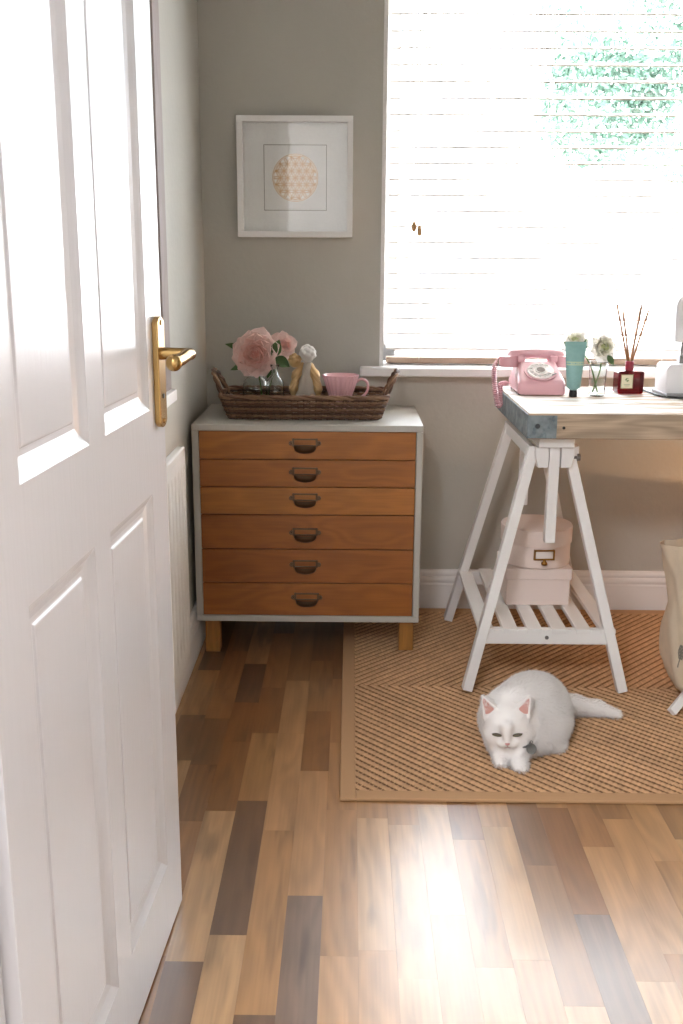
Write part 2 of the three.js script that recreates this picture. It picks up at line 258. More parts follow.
// ---------- radiator on the left wall ----------
{ const Rd = thing('radiator', 'white ribbed panel radiator on the left wall beside the chest of drawers', 'radiator');
  const X = -0.425, y0 = 0.118, y1 = 0.70, za = -2.555, zb = -1.55, p = 0.048; const pr = [];
  const n = Math.round((zb - za) / p);
  const prof = []; for (let i = 0; i <= n * 10; i++) { const t = i / 10, zf = za + 0.02 + (zb - za - 0.04) * i / (n * 10); const ph = t % 1; const g = Math.min(sstep(0.0, 0.22, ph), 1 - sstep(0.78, 1.0, ph)); prof.push([zf, 0.001 + 0.0075 * g]); }
  const rings = []; const hs = [[y0 + 0.03, 0], [y0 + 0.055, 0], [y0 + 0.075, 1], [y1 - 0.06, 1], [y1 - 0.045, 0], [y1 - 0.02, 0]];
  for (const [y, k] of hs) rings.push(prof.map(([zf, d]) => [X - 0.009 + mixn(0.0085, d, k), y, zf]));
  const face = loft(rings, false); part('ribbed_front', face, M.radiator, Rd);
  part('panel', span(X - 0.022, X - 0.0095, y0, y1, za, zb, 0.005, 'z'), M.radiator, Rd);
  part('edge', merge([span(X - 0.02, X, y1 - 0.024, y1, za, zb, 0.006, 'z'), span(X - 0.02, X, y0, y0 + 0.034, za, zb, 0.006, 'z'), span(X - 0.02, X, y0, y1, za, za + 0.022, 0.006, 'y'), span(X - 0.02, X, y0, y1, zb - 0.022, zb, 0.006, 'y')]), M.radiator, Rd);
  for (const z of [-2.4, -1.75]) part('bracket', span(LX + 0.001, X - 0.0225, 0.2, 0.6, z, z + 0.04, 0), M.radiator, Rd);
}
// ---------- mirror above the radiator ----------
{ const m = thing('wall_mirror', 'tall mirror in a taupe frame above the radiator, mostly behind the door', 'mirror');
  const x0 = LX + 0.001, x1 = -0.458, za = -2.578, zb = -1.72, y0 = 0.812, y1 = 2.05, w = 0.088; const fm = mat('#9a8d88', 0.5, { map: fineWoodTex });
  part('frame', merge([span(x0, x1, y0 + 0.03, y1, za, za + w, 0.004, 'y'), span(x0, x1, y0 + 0.03, y1, zb - w, zb, 0.004, 'y'), span(x0, x1, y1 - w, y1, za + w, zb - w, 0.004, 'z')]), fm, m);
  part('ledge', span(x0, x1 + 0.012, y0, y0 + 0.03, za - 0.006, zb + 0.006, 0.004, 'z'), M.white, m);
  part('mirror_glass', span(x0, x1 - 0.008, y0 + 0.03, y1 - w, za + w, zb - w, 0), mat('#e8ecec', 0.04, { metalness: 1 }), m);
}
// ---------- framed print ----------
{ const P = thing('framed_print', 'square white box-framed print with gold circle pattern on grey wall', 'picture', [-0.18, 1.415, WZ]);
  const S = 0.18, d = 0.036, w = 0.018;
  for (const [a, b, c, e] of [[-S, S, S - w, S], [-S, S, -S, -S + w], [-S, -S + w, -S + w, S - w], [S - w, S, -S + w, S - w]]) part('frame_bar', span(a, b, c, e, 0.001, d, 0.0015, b - a > e - c ? 'x' : 'y'), M.white, P);
  const N = 768, px = (u, v) => [(u - 0.5) * 2 * (S - w), (v - 0.5) * 2 * (S - w)];
  const cr = 0.0235, RR = 0.0705, C = []; for (let i = -4; i <= 4; i++) for (let j = -4; j <= 4; j++) { const x = cr * (i + j * 0.5), y = cr * j * Math.sqrt(3) / 2; if (Math.hypot(x, y) < RR + cr * 0.6) C.push([x, y]); }
  const gold = (x, y) => { const q = Math.hypot(x, y); if (q > RR + 0.0012) return 0; let a = 1 - sstep(0.0007, 0.0013, Math.abs(q - RR)); a = Math.max(a, 1 - sstep(0.0003, 0.0008, Math.abs(q - RR + 0.0035))); if (q < RR - 0.0035) for (const [cx, cy] of C) a = Math.max(a, 1 - sstep(0.0009, 0.0016, Math.abs(Math.hypot(x - cx, y - cy) - cr))); return a; };
  const line = (x, y) => { const m = Math.max(Math.abs(x), Math.abs(y)); return 1 - sstep(0.0007, 0.0013, Math.abs(m - 0.0975)); };
  const cm = tex(N, N, (u, v) => { const [x, y] = px(u, v), g = gold(x, y), l = line(x, y), k = 0.90 + 0.02 * fbm(u, v, 60, 60, 2, 3); let c = [k, k, k * 0.985]; c = c.map((q, i) => mixn(q, [0.45, 0.42, 0.38][i], l * 0.85)); return c.map((q, i) => mixn(q, [0.72, 0.58, 0.40][i], g)); });
  const mm = tex(N, N, (u, v) => { const g = gold(...px(u, v)); return [0, mixn(0.85, 0.34, g), g]; }, false);
  const pg = new THREE.PlaneGeometry(2 * (S - w), 2 * (S - w)); 
  part('backing', span(-S + w, S - w, -S + w, S - w, 0.001, 0.006, 0), M.white, P);
  part('print', pg, new THREE.MeshStandardMaterial({ map: cm, metalnessMap: mm, roughnessMap: mm, metalness: 1, roughness: 1 }), P, [0, 0, 0.0065]);
  part('glass', span(-S + w, S - w, -S + w, S - w, d - 0.008, d - 0.006, 0), M.pane, P);
}
// ---------- chest of drawers ----------
const chestTop = 0.705;
{ const C = thing('chest_of_drawers', 'grey-painted chest with six orange wood drawers and cup handles', 'chest of drawers', [-0.125, 0, -2.875]);
  const hw = 0.334, t = 0.019, dp = 0.425, y0 = 0.106, y1 = chestTop; const grey_ = mat('#b9b5ac', 0.5, { bumpMap: brushBump, bumpScale: 0.0002 });
  const wood = ['#b06f32', '#a8672d', '#b47436', '#a2622b', '#a0602b', '#a6652d'].map(c => mat(c, 0.42, { map: fineWoodTex }));
  part('carcass', merge([span(-hw, hw, y1 - t, y1, -dp, 0, 0.0025), span(-hw, hw, y0, y0 + t, -dp, 0, 0.0025), span(-hw, -hw + t, y0 + t, y1 - t, -dp, 0, 0.002, 'y'), span(hw - t, hw, y0 + t, y1 - t, -dp, 0, 0.002, 'y'), span(-hw + t, hw - t, y0 + t, y1 - t, -dp, -dp + 0.01, 0)]), grey_, C);
  const ys = [0.686, 0.603, 0.521, 0.438, 0.333, 0.228, 0.125], hy = [0.6415, 0.5565, 0.4795, 0.3745, 0.2765, 0.174];
  const cupG = (() => { // a label frame with a scooped pull below it
    const w = 0.036, L = []; L.push(span(-w, w, 0.0195, 0.0235, 0, 0.006, 0.0015), span(-w, w, 0.0015, 0.005, 0, 0.006, 0.0015), span(-w - 0.001, -w + 0.005, 0.001, 0.024, 0, 0.006, 0.0015, 'y'), span(w - 0.005, w + 0.001, 0.001, 0.024, 0, 0.006, 0.0015, 'y'));
    for (const s of [-1, 1]) { const e = cyl(0.0065, 0.0065, 0.004, 14); e.rotateX(Math.PI / 2); e.translate(s * 0.0405, 0.010, 0.003); L.push(e); const k = new THREE.SphereGeometry(0.0028, 8, 6); k.translate(s * 0.0405, 0.010, 0.006); L.push(k); }
    const rings = []; for (let j = 0; j <= 8; j++) { const a = j / 8 * Math.PI * 0.5, r = []; for (let i = 0; i <= 20; i++) { const b = Math.PI * i / 20, q = Math.sin(b) ** 0.6; r.push([-Math.cos(b) * 0.033, 0.004 - 0.024 * q * Math.sin(a), 0.001 + 0.021 * q * Math.cos(a)]); } rings.push(r); }
    const cup = loft(rings, false); L.push(cup); return merge(L); })();
  for (let k = 0; k < 6; k++) {
    const g = bx(2 * (hw - t) - 0.003, ys[k] - ys[k + 1] - 0.0025, 0.018, 0.0018, 'x', k * 0.23, k * 0.077); const d = part('drawer', g, wood[k], C, [0, (ys[k] + ys[k + 1]) / 2, -0.011]);
    const h = part('cup_handle', cupG, M.bronze, d, [-0.007 + (k === 5 ? 0.004 : 0), hy[k] - (ys[k] + ys[k + 1]) / 2, 0.0088]);
    part('label_card', span(-0.031, 0.031, 0.005, 0.0195, 0, 0.001, 0), wood[k], h);
  }
  part('drawer_cavity', span(-hw + t, hw - t, y0 + t, y1 - t, -dp + 0.012, -0.022, 0), mat('#b59468', 0.8), C);
  const lm = mat('#b27c3e', 0.45, { map: fineWoodTex });
  for (const [x, b] of [[-0.29, 0], [0.298, 0.0100]]) for (const z of [-0.04, -0.37]) part('leg', span(x - 0.022, x + 0.022, b, y0, z - 0.022, z + 0.022, 0.003, 'y'), lm, C);
}
// ---------- wicker tray ----------
{ const T = thing('wicker_tray', 'dark brown woven wicker tray with upright handles on grey chest', 'tray', [-0.139, chestTop, -3.07]);
  const wick = [mat('#6b4c38', 0.6), mat('#8a6a50', 0.6), mat('#523a2b', 0.6)]; const r = rng(5);
  const H = 0.068, path = (h, n = 160) => { const a = 0.226 + 0.024 * h / H, b = 0.103 + 0.016 * h / H, pts = []; for (let i = 0; i < n; i++) { const t = i / n * Math.PI * 2, c = Math.cos(t), s = Math.sin(t), e = 0.22; pts.push([a * Math.sign(c) * Math.abs(c) ** e, h, b * Math.sign(s) * Math.abs(s) ** e]); } return pts; };
  // even spacing along the rounded rectangle
  const even = (h, n) => { const c = new THREE.CatmullRomCurve3(path(h).map(p => new THREE.Vector3(...p)), true); return c.getSpacedPoints(n); };
  const nS = 76; for (let k = 0; k < 9; k++) { const h = 0.006 + k * 0.0068, pts = even(h, nS * 4).slice(0, nS * 4); const c = pts.map((p, i) => { const o = 0.0045 * Math.sin((i / 4) * Math.PI + k * Math.PI), l = Math.hypot(p.x / 0.24, p.z / 0.11) || 1; const n = new THREE.Vector3(p.x / 0.24 ** 2, 0, p.z / 0.11 ** 2).normalize(); return new THREE.Vector3(p.x + n.x * o, h + (r() - 0.5) * 0.0015, p.z + n.z * o); }); const g = new THREE.TubeGeometry(new THREE.CatmullRomCurve3(c, true), nS * 4, 0.0036, 5, true); part('woven_strand', g, wick[k % 3], T); }
  const st = []; const bot = even(0.002, nS), top = even(H, nS); for (let i = 0; i < nS; i++) st.push(tube([bot[i].toArray(), top[i].toArray()], 0.0026, 2, 5)); const so = part('stakes', merge(st), wick[2], T); so.userData.kind = 'stuff';
  for (let k = 0; k < 3; k++) { const p = even(H, 120).slice(0, 120).map((q, i) => { const a = i * 0.62 + k * 2.094; const n = new THREE.Vector3(q.x / 0.25 ** 2, 0, q.z / 0.12 ** 2).normalize(); return new THREE.Vector3(q.x + n.x * 0.004 * Math.cos(a), H + 0.004 * Math.sin(a), q.z + n.z * 0.004 * Math.cos(a)); }); part('rim_strand', new THREE.TubeGeometry(new THREE.CatmullRomCurve3(p, true), 360, 0.0042, 6, true), wick[(k + 1) % 2], T); }
  const slats = []; for (let z = -0.095; z <= 0.096; z += 0.0095) slats.push(tube([[-0.222, 0.006, z], [0.222, 0.006, z]], 0.0048, 4, 6)); part('woven_base', merge(slats), wick[0], T);
  for (const s of [-1, 1]) for (let k = 0; k < 3; k++) { const pts = []; for (let i = 0; i <= 24; i++) { const t = i / 24, a = t * Math.PI, tw = t * 16 + k * 2.094; pts.push([s * (0.243 + 0.034 * Math.sin(a) + 0.004 * Math.cos(tw)), H - 0.012 + 0.080 * Math.sin(a) ** 0.8 + 0.004 * Math.sin(tw), -0.062 * Math.cos(a)]); } part('handle_strand', tube(pts, 0.0047, 60, 7), wick[k], T); }
}
// ---------- flowers ----------
function petal(w, h, cup, curl, ruf, seed) { const r = rng(seed), nu = 10, nv = 12, rings = [], f = r() * 6; for (let j = 0; j <= nv; j++) { const t = j / nv, row = []; const wid = w * (0.30 + 0.70 * Math.sin(Math.PI / 2 * Math.min(1, t / 0.6))) * (t > 0.6 ? Math.sqrt(Math.max(0.03, 1 - ((t - 0.6) / 0.41) ** 2)) : 1); for (let i = 0; i <= nu; i++) { const s = (i / nu - 0.5) * 2; row.push([s * wid * 0.5, h * t * (1 - 0.10 * s * s * t) - curl * t ** 4 * h * 0.2, cup * (s * s * 0.8) * wid + curl * h * (0.5 * t - t * t * 0.9) + ruf * t * t * Math.sin(s * 5 + f) * w]); } rings.push(row); } return loft(rings, false); }
function bloom(parent, R0, mats, n, seed, name = 'petal') {      // petals from a tight heart to open outer leaves; axis +z
  const r = rng(seed), geos = [petal(1.25, 1, 0.26, -0.55, 0.035, seed), petal(1.4, 1, 0.24, -0.45, 0.04, seed + 1), petal(1.1, 1, 0.30, -0.65, 0.03, seed + 2)];
  for (let i = 0; i < n; i++) { const t = i / (n - 1), az = i * 2.39996, tilt = mixn(0.06, 1.62, t ** 0.85), sz = R0 * mixn(0.62, 1.06, t) * (0.92 + 0.16 * r());
    const o = new THREE.Mesh(geos[i % 3], mats[Math.min(mats.length - 1, Math.floor(t * mats.length + r() * 0.6))]); o.name = name; const h = new THREE.Group();
    const mtx = new THREE.Matrix4().makeRotationZ(az).multiply(new THREE.Matrix4().makeTranslation(0, R0 * 0.06 + R0 * 0.12 * t, -R0 * 0.28)).multiply(new THREE.Matrix4().makeRotationX(Math.PI / 2 - tilt)).multiply(new THREE.Matrix4().makeScale(sz * mixn(0.62, 1.0, t), sz, sz)); o.applyMatrix4(mtx); parent.add(o); }
}
function leafG(L, W) { const rings = []; for (let j = 0; j <= 8; j++) { const t = j / 8, w = W * Math.sin(Math.PI * t ** 0.8) + 0.0004; rings.push([[-w / 2, L * t, 0.12 * w + 0.1 * L * t * t], [0, L * t, 0.1 * L * t * t], [w / 2, L * t, 0.12 * w + 0.1 * L * t * t]]); } return loft(rings, false); }
const leafMat = phys('#4d6b37', 0.6, { transmission: 0.25, thickness: 0, side: THREE.DoubleSide }), stemMat = mat('#5c7a3c', 0.6);
const soft = c => phys(c, 0.75, { transmission: 0.38, thickness: 0, side: THREE.DoubleSide });
const pinks = [soft('#f7b8aa'), soft('#fbcdc0'), soft('#fddcd2'), soft('#fee6de')];
const bz = -3.075;
{ const F = thing('peony_flower', 'large open pink peony with stem in the clear jar on the tray', 'flower');
  const h = new THREE.Group(); h.name = 'flower_head'; h.position.set(-0.288, 0.890, bz + 0.025); h.rotation.set(-0.12, -0.08, 0); F.add(h); bloom(h, 0.058, pinks, 48, 7);
  part('stem', tube([[-0.288, 0.875, bz], [-0.279, 0.82, bz], [-0.268, 0.735, bz + 0.004]], 0.0025, 16, 6), stemMat, F);
  for (const [p, e, L, W] of [[[-0.325, 0.905, bz - 0.01], [0.2, 0.3, 1.25], 0.062, 0.02], [[-0.325, 0.858, bz], [0.3, 0.2, 1.9], 0.045, 0.018], [[-0.262, 0.87, bz], [0.2, 0, -2.5], 0.05, 0.02]]) part('leaf', leafG(L, W), leafMat, F, p, e);
}
{ const F = thing('peony_flower', 'smaller pale pink peony bud with dark green leaves behind the large peony', 'flower');
  const h = new THREE.Group(); h.name = 'flower_head'; h.position.set(-0.206, 0.916, bz - 0.022); h.rotation.set(-0.2, 0.45, 0); F.add(h); bloom(h, 0.036, pinks.slice(1), 26, 19);
  part('stem', tube([[-0.207, 0.895, bz - 0.024], [-0.235, 0.83, bz - 0.006], [-0.272, 0.735, bz - 0.006]], 0.0022, 16, 6), stemMat, F);
  for (const [p, e, L, W] of [[[-0.235, 0.882, bz + 0.03], [-0.1, 0.2, -0.35], 0.056, 0.034], [[-0.228, 0.882, bz + 0.02], [0.1, 0.2, -2.2], 0.052, 0.034], [[-0.24, 0.86, bz + 0.02], [0.2, 0.2, 2.8], 0.045, 0.02]]) part('leaf', leafG(L, W), leafMat, F, p, e);
}
const glassM = phys('#f6fbfa', 0.02, { transmission: 1, thickness: 0.002, ior: 1.48 });
const vessel = (out, t, n) => lathe([...out, ...out.slice(1).reverse().map(([r, y], i, a) => [Math.max(r - t, 0.001), i === a.length - 1 ? y + t : Math.max(y, t)]), [0, t]], n);
const trayFloor = chestTop + 0.0112;
single('glass_jar', vessel([[0, 0], [0.034, 0], [0.040, 0.004], [0.041, 0.07], [0.036, 0.092], [0.024, 0.104], [0.022, 0.122], [0.026, 0.126]], 0.0025, 40), glassM, 'wide clear glass jar holding the peonies on the wicker tray', 'jar', [-0.290, trayFloor, bz]);
single('glass_bottle', vessel([[0, 0], [0.022, 0], [0.027, 0.004], [0.028, 0.082], [0.022, 0.100], [0.010, 0.115], [0.0095, 0.138], [0.0135, 0.140], [0.0135, 0.146]], 0.0025, 36), glassM, 'small clear glass bottle with narrow neck right of the jar on the tray', 'bottle', [-0.228, trayFloor, bz + 0.05]);
// ---------- angel figurine ----------
{ const A = thing('angel_figurine', 'small seated angel figurine with gold wings and white hair on tray', 'figurine', [-0.146, trayFloor, -3.04]);
  const stone = mat('#a89e92', 0.7, { bumpMap: plasterBump, bumpScale: 0.002 }), goldM = mat('#bd9c6e', 0.45, { metalness: 0.4 });
  part('body', field([0, 0.085, 0], 0.12, 72, (x, y, z) => { let d = capsule(x, y, z, [0.012, 0.06, 0], [0.014, 0.128, -0.004], 0.032, 0.020); d = smin(d, ell(x, y, z, [-0.005, 0.025, 0.004], [0.044, 0.03, 0.036]), 0.02); d = smin(d, capsule(x, y, z, [-0.02, 0.02, 0.01], [-0.040, 0.016, 0.016], 0.022, 0.012), 0.02); d = smin(d, capsule(x, y, z, [0.014, 0.128, 0], [0.016, 0.15, 0.002], 0.012, 0.01), 0.01); return Math.max(d, -y + 0.0005); }), stone, A);
  part('head', field([0.016, 0.175, 0.004], 0.04, 44, (x, y, z) => { let d = ell(x, y, z, [0.016, 0.176, 0.004], [0.021, 0.024, 0.022]); const k = rng(4); for (let i = 0; i < 22; i++) { const a = i * 2.4, v = 1 - i / 22 * 1.3, q = Math.sqrt(Math.max(0, 1 - v * v)); d = smin(d, Math.hypot(x - 0.016 - 0.019 * q * Math.cos(a), y - 0.178 - 0.021 * v, z - 0.004 - 0.019 * q * Math.sin(a)) - 0.0075, 0.004); } return d; }), mat('#d8d5cf', 0.75), A);
  for (const s of [-1, 1]) { const g = field([0.008 + s * 0.034, 0.095, 0.0], 0.075, 52, (x, y, z) => { const cx = 0.010; const X = (x - cx) * s; let d = capsule(X, y, z, [0.012, 0.140, -0.004], [0.028, 0.116, 0.010], 0.012, 0.012); d = smin(d, capsule(X, y, z, [0.028, 0.116, 0.010], [0.037, 0.075, 0.014], 0.012, 0.012), 0.012); d = smin(d, capsule(X, y, z, [0.037, 0.075, 0.014], [0.036, 0.045, 0.012], 0.011, 0.006), 0.01); return d + 0.0006 * Math.sin(y * 420 + X * 500); }); part('wing', g, goldM, A); }
  part('cherub_head', field([-0.022, 0.155, 0.004], 0.035, 36, (x, y, z) => { let d = ell(x, y, z, [-0.022, 0.155, 0.004], [0.018, 0.019, 0.018]); for (let i = 0; i < 12; i++) { const a = i * 2.4, v = 1 - i / 12 * 1.1, q = Math.sqrt(Math.max(0, 1 - v * v)); d = smin(d, Math.hypot(x + 0.022 - 0.016 * q * Math.cos(a), y - 0.157 - 0.017 * v, z - 0.004 - 0.016 * q * Math.sin(a)) - 0.006, 0.003); } return d; }), goldM, A);
  for (const x of [0.006, 0.03]) part('leg', field([x, 0.03, 0.032], 0.045, 36, (X, y, z) => Math.max(smin(capsule(X, y, z, [x, 0.052, 0.026], [x, 0.016, 0.036], 0.0095, 0.0075), capsule(X, y, z, [x, 0.008, 0.036], [x + 0.003, 0.006, 0.048], 0.007, 0.006), 0.006), -y + 0.0005)), mat('#cbb096', 0.6), A);
}
// ---------- pink cup ----------
{ const C = thing('teacup', 'pale pink fluted teacup with loop handle on the wicker tray', 'cup', [-0.032, trayFloor, -3.06]);
  const pm = phys('#e6b4b8', 0.25, { clearcoat: 0.6 }); const prof = [[0.022, 0], [0.025, 0.002], [0.026, 0.008], [0.028, 0.02], [0.033, 0.045], [0.044, 0.078], [0.055, 0.112], [0.0545, 0.114], [0.052, 0.112], [0.041, 0.078], [0.030, 0.045], [0.028, 0.02], [0.0, 0.012]];
  const rings = prof.map(([r, y], j) => { const o = []; for (let i = 0; i < 144; i++) { const a = i / 144 * Math.PI * 2, k = j > 2 && j < 7 ? 1 + 0.028 * Math.cos(a * 24) : 1; o.push([-Math.cos(a) * r * k, y, Math.sin(a) * r * k]); } return o; }); part('bowl', loft(rings, true, true, false), pm, C);
  part('handle', tube([[0.045, 0.090, 0], [0.062, 0.101, 0], [0.080, 0.092, 0], [0.082, 0.068, 0], [0.066, 0.048, 0], [0.038, 0.046, 0]], 0.0042, 30, 8), pm, C);
}
// ---------- rug ----------
const RUGH = 0.008;
{ const G = thing('jute_rug', 'tan woven jute rug with flat bound edge covering the floor', 'rug'); const x0 = -0.018, x1 = 2.1, z0 = -3.29, z1 = -2.018, bw = 0.036;
  const W = x1 - x0, L = z1 - z0, fold = -2.634;
  const cell = (x, z) => { const s = z < fold ? 1 : -1; const a = (x + s * z) / Math.SQRT2 / 0.0205, b = (x - s * z) / Math.SQRT2 / 0.0125 + Math.floor(a) * 0.5; return [a, b]; };
  // two tones: thick tan rows with nubs, thin dark brown dashes between them
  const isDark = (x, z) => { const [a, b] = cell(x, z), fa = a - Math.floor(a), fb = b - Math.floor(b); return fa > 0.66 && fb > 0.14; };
  const hgt = (x, z) => { const [a, b] = cell(x, z), fa = a - Math.floor(a), fb = b - Math.floor(b), nub = Math.sqrt(Math.max(0, 1 - (2 * fb - 1) ** 2)); const arc = (c, w) => Math.sqrt(Math.max(0, 1 - ((fa - c) / w) ** 2)); return Math.max(arc(0.33, 0.35) * (0.66 + 0.34 * nub), 0.55 * arc(0.83, 0.17) * (0.8 + 0.2 * nub), fb < 0.14 ? 0.5 : 0); };
  // tan along the rows, dark brown between them; the relief is real
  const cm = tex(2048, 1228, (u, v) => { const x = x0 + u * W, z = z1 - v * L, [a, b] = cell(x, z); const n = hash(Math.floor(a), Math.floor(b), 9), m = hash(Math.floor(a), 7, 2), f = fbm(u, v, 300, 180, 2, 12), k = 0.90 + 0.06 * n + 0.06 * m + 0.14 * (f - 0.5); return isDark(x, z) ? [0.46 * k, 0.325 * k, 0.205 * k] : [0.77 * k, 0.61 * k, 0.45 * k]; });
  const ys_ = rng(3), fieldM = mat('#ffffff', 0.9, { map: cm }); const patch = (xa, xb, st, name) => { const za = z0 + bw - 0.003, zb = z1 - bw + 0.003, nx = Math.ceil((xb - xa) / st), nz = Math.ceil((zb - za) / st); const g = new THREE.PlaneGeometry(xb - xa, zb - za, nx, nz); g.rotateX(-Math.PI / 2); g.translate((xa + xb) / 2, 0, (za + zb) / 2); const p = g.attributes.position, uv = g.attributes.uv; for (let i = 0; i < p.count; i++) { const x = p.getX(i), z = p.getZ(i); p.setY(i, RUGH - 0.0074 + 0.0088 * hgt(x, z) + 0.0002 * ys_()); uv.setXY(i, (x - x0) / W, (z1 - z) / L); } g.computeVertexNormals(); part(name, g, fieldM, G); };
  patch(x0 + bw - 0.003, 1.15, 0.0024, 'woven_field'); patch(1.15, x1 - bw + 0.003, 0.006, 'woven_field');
  part('backing', span(x0 + 0.004, x1 - 0.004, 0.0001, 0.0004, z0 + 0.004, z1 - 0.004, 0), mat('#8a7152', 0.95), G);
  const tapeB = grey(128, 128, (u, v) => 0.5 + 0.5 * Math.sin(u * 128 * 1.2) * Math.sin(v * 128 * 1.2)); tapeB.repeat.set(8, 8); const tape = mat('#b28c66', 0.9, { bumpMap: tapeB, bumpScale: 0.0006 });
  for (const [a, b, c, d] of [[x0, x0 + bw, z0, z1], [x1 - bw, x1, z0, z1], [x0 + bw, x1 - bw, z1 - bw, z1], [x0 + bw, x1 - bw, z0, z0 + bw]]) part('binding', span(a, b, 0.0004, RUGH + 0.001, c, d, 0.003, d - c > b - a ? 'z' : 'x'), tape, G);
}
// ---------- trestle with slatted shelf ----------
const TX = 0.541, TZ = -2.62, shelfY = 0.191, tableY = 0.785, tableT = 0.068;
{ const T = thing('trestle', 'white wooden trestle with slatted shelf holding up the rustic table', 'trestle', [TX, RUGH + 0.0018, 0]); const tr = mat('#e8e5e1', 0.45, { bumpMap: brushBump, bumpScale: 0.0003 });
  const B = -(RUGH + 0.0018), zf = -2.600, zr = -3.170, zft = -2.672, zrt = -3.075, top = tableY - tableT + B;
  for (const [z, zt, s] of [[zf, zft, -1], [zf, zft, 1], [zr, zrt, -1], [zr, zrt, 1]]) part('leg', bar([s * 0.214, 0.004, z], [s < 0 ? -0.052 : 0.040, 0.682 + B, zt], 0.027, 0.034), tr, T);
  for (const s of [-1, 1]) part('side_rail', bar([s * 0.058, 0.672 + B, zft + 0.018], [s * 0.058, 0.672 + B, zrt - 0.018], 0.018, 0.034), tr, T);
  part('top_beam', span(-0.046, 0.048, top - 0.028, top, zrt - 0.06, zft + 0.05, 0.003, 'z'), tr, T);
  for (const [z, zl] of [[zft + 0.02, zf - 0.018], [zrt - 0.02, zr + 0.022]]) {
    for (const s of [-1, 1]) { const sh = new THREE.Shape(); sh.moveTo(s * 0.018, top - 0.030); sh.lineTo(s * 0.050, top - 0.030); sh.lineTo(s * 0.050, top - 0.050); sh.lineTo(s * 0.042, top - 0.082); sh.lineTo(s * 0.018, top - 0.082); sh.closePath(); const g = uvm(new THREE.ExtrudeGeometry(sh, { depth: 0.034, bevelEnabled: true, bevelSize: 0.0015, bevelThickness: 0.0015, bevelSegments: 2 }), 'y'); g.translate(0, 0, z - 0.016); part('clamp_block', g, tr, T); }
    part('post', span(-0.014, 0.014, 0.425 + B, top - 0.028, z - 0.014, z + 0.016, 0.002, 'y'), tr, T);
    const kn = merge([(() => { const g = cyl(0.004, 0.004, 0.11, 10); g.rotateZ(Math.PI / 2); g.translate(0.012, top - 0.058, z); return g; })(), (() => { const g = cyl(0.010, 0.010, 0.008, 16); g.rotateZ(Math.PI / 2); g.translate(0.066, top - 0.058, z); return g; })()]); part('pin', kn, M.steel, T);
    part('cross_rail', span(-0.182, 0.182, 0.146 + B, 0.188 + B, zl - 0.012, zl + 0.012, 0.002), tr, T);
    const sc = cyl(0.0055, 0.0055, 0.003, 14); sc.rotateX(Math.PI / 2); part('screw', sc, M.steel, T, [0, 0.166 + B, zl + 0.0125]);
  }
  for (let i = 0; i < 6; i++) { const x = -0.1665 + i * 0.0666; part('slat', span(x - 0.0205, x + 0.0205, shelfY - 0.013 + B, shelfY + B, zr + 0.006, zf - 0.004, 0.002, 'z'), tr, T); }
}
// ---------- rustic table of scaffold boards ----------
{ const T = thing('plank_table', 'rustic plank table with worn white top and metal-banded ends', 'table'); const x0 = 0.457, x1 = 2.05, y0 = tableY - tableT, y1 = tableY;
  const wornTex = tex(1024, 512, (u, v) => { const g = grainAt(u, v, 21, 7), w = [0.70 + 0.12 * g, 0.60 + 0.11 * g, 0.49 + 0.10 * g], n = fbm(u, v, 9, 16, 4, 60) + 0.22 * (g - 0.5); const k = sstep(0.34, 0.46, n); return w.map((c, i) => mixn(c, [0.93, 0.915, 0.89][i], k)); }); wornTex.repeat.set(1 / 1.3, 1 / 0.6);
  const rawTex = tex(1024, 256, (u, v) => { const g = grainAt(u, v, 33, 5), b = fbm(u, v, 5, 8, 3, 70); const kn = Math.hypot((u - 0.2) * 1.3, (v - 0.52) * 0.35); const d = 1 - 0.35 * Math.exp(-(((kn - 0.05) / 0.006) ** 2)) - 0.25 * Math.exp(-((kn / 0.012) ** 2)); const k = (0.72 + 0.28 * g + 0.2 * (b - 0.5)) * d; return [0.80 * k, 0.715 * k, 0.62 * k]; }); rawTex.repeat.set(1 / 1.3, 1 / 0.3);
  const worn = mat('#ffffff', 0.55, { map: wornTex }), raw = mat('#f4f1ec', 0.75, { map: rawTex }), galv = mat('#8d989c', 0.55, { metalness: 0.35, map: tex(256, 256, (u, v) => { const k = 0.72 + 0.4 * fbm(u, v, 8, 8, 5, 88), q = sstep(0.55, 0.7, fbm(u, v, 14, 10, 3, 93)) * 0.35; return [k * (1 - q * 0.4), k * (1 - q * 0.3), k * (1 - q * 0.25)]; }) }); galv.map.repeat.set(6, 6);
  const zs = [-2.592, -2.787, -2.985, -3.182];
  for (let i = 0; i < 3; i++) { const za = zs[i + 1] + 0.0015, zb = zs[i] - 0.0015; const b = part('board', span(x0 + 0.002, x1, y0, y1 - 0.0018, za, zb, 0.004), raw, T); part('painted_face', span(x0 + 0.004, x1 - 0.002, y1 - 0.002, y1, za + 0.002, zb - 0.002, 0.0008), worn, b);
    const w = 0.076; part('end_band', merge([span(x0 - 0.0005, x0 + 0.0018, y0 + 0.002, y1 - 0.004, za + 0.001, zb - 0.001, 0.0006, 'z'), span(x0, x0 + w, y0 + 0.002, y1 - 0.006, zb - 0.001, zb + 0.0014, 0.0006), span(x0, x0 + w, y0 + 0.002, y1 - 0.006, za - 0.0012, za + 0.0002, 0.0004)]), galv, b);
    const n = cyl(0.007, 0.006, 0.003, 14); n.rotateX(Math.PI / 2); part('nail', n, mat('#4d5357', 0.6, { metalness: 0.5 }), b, [x0 + 0.026, y0 + 0.034, zb + 0.0025]);
    const n2 = cyl(0.004, 0.004, 0.003, 12); n2.rotateX(Math.PI / 2); part('nail', n2, M.black, b, [x0 + 0.094, y0 + 0.03, zb + 0.001]); }
}
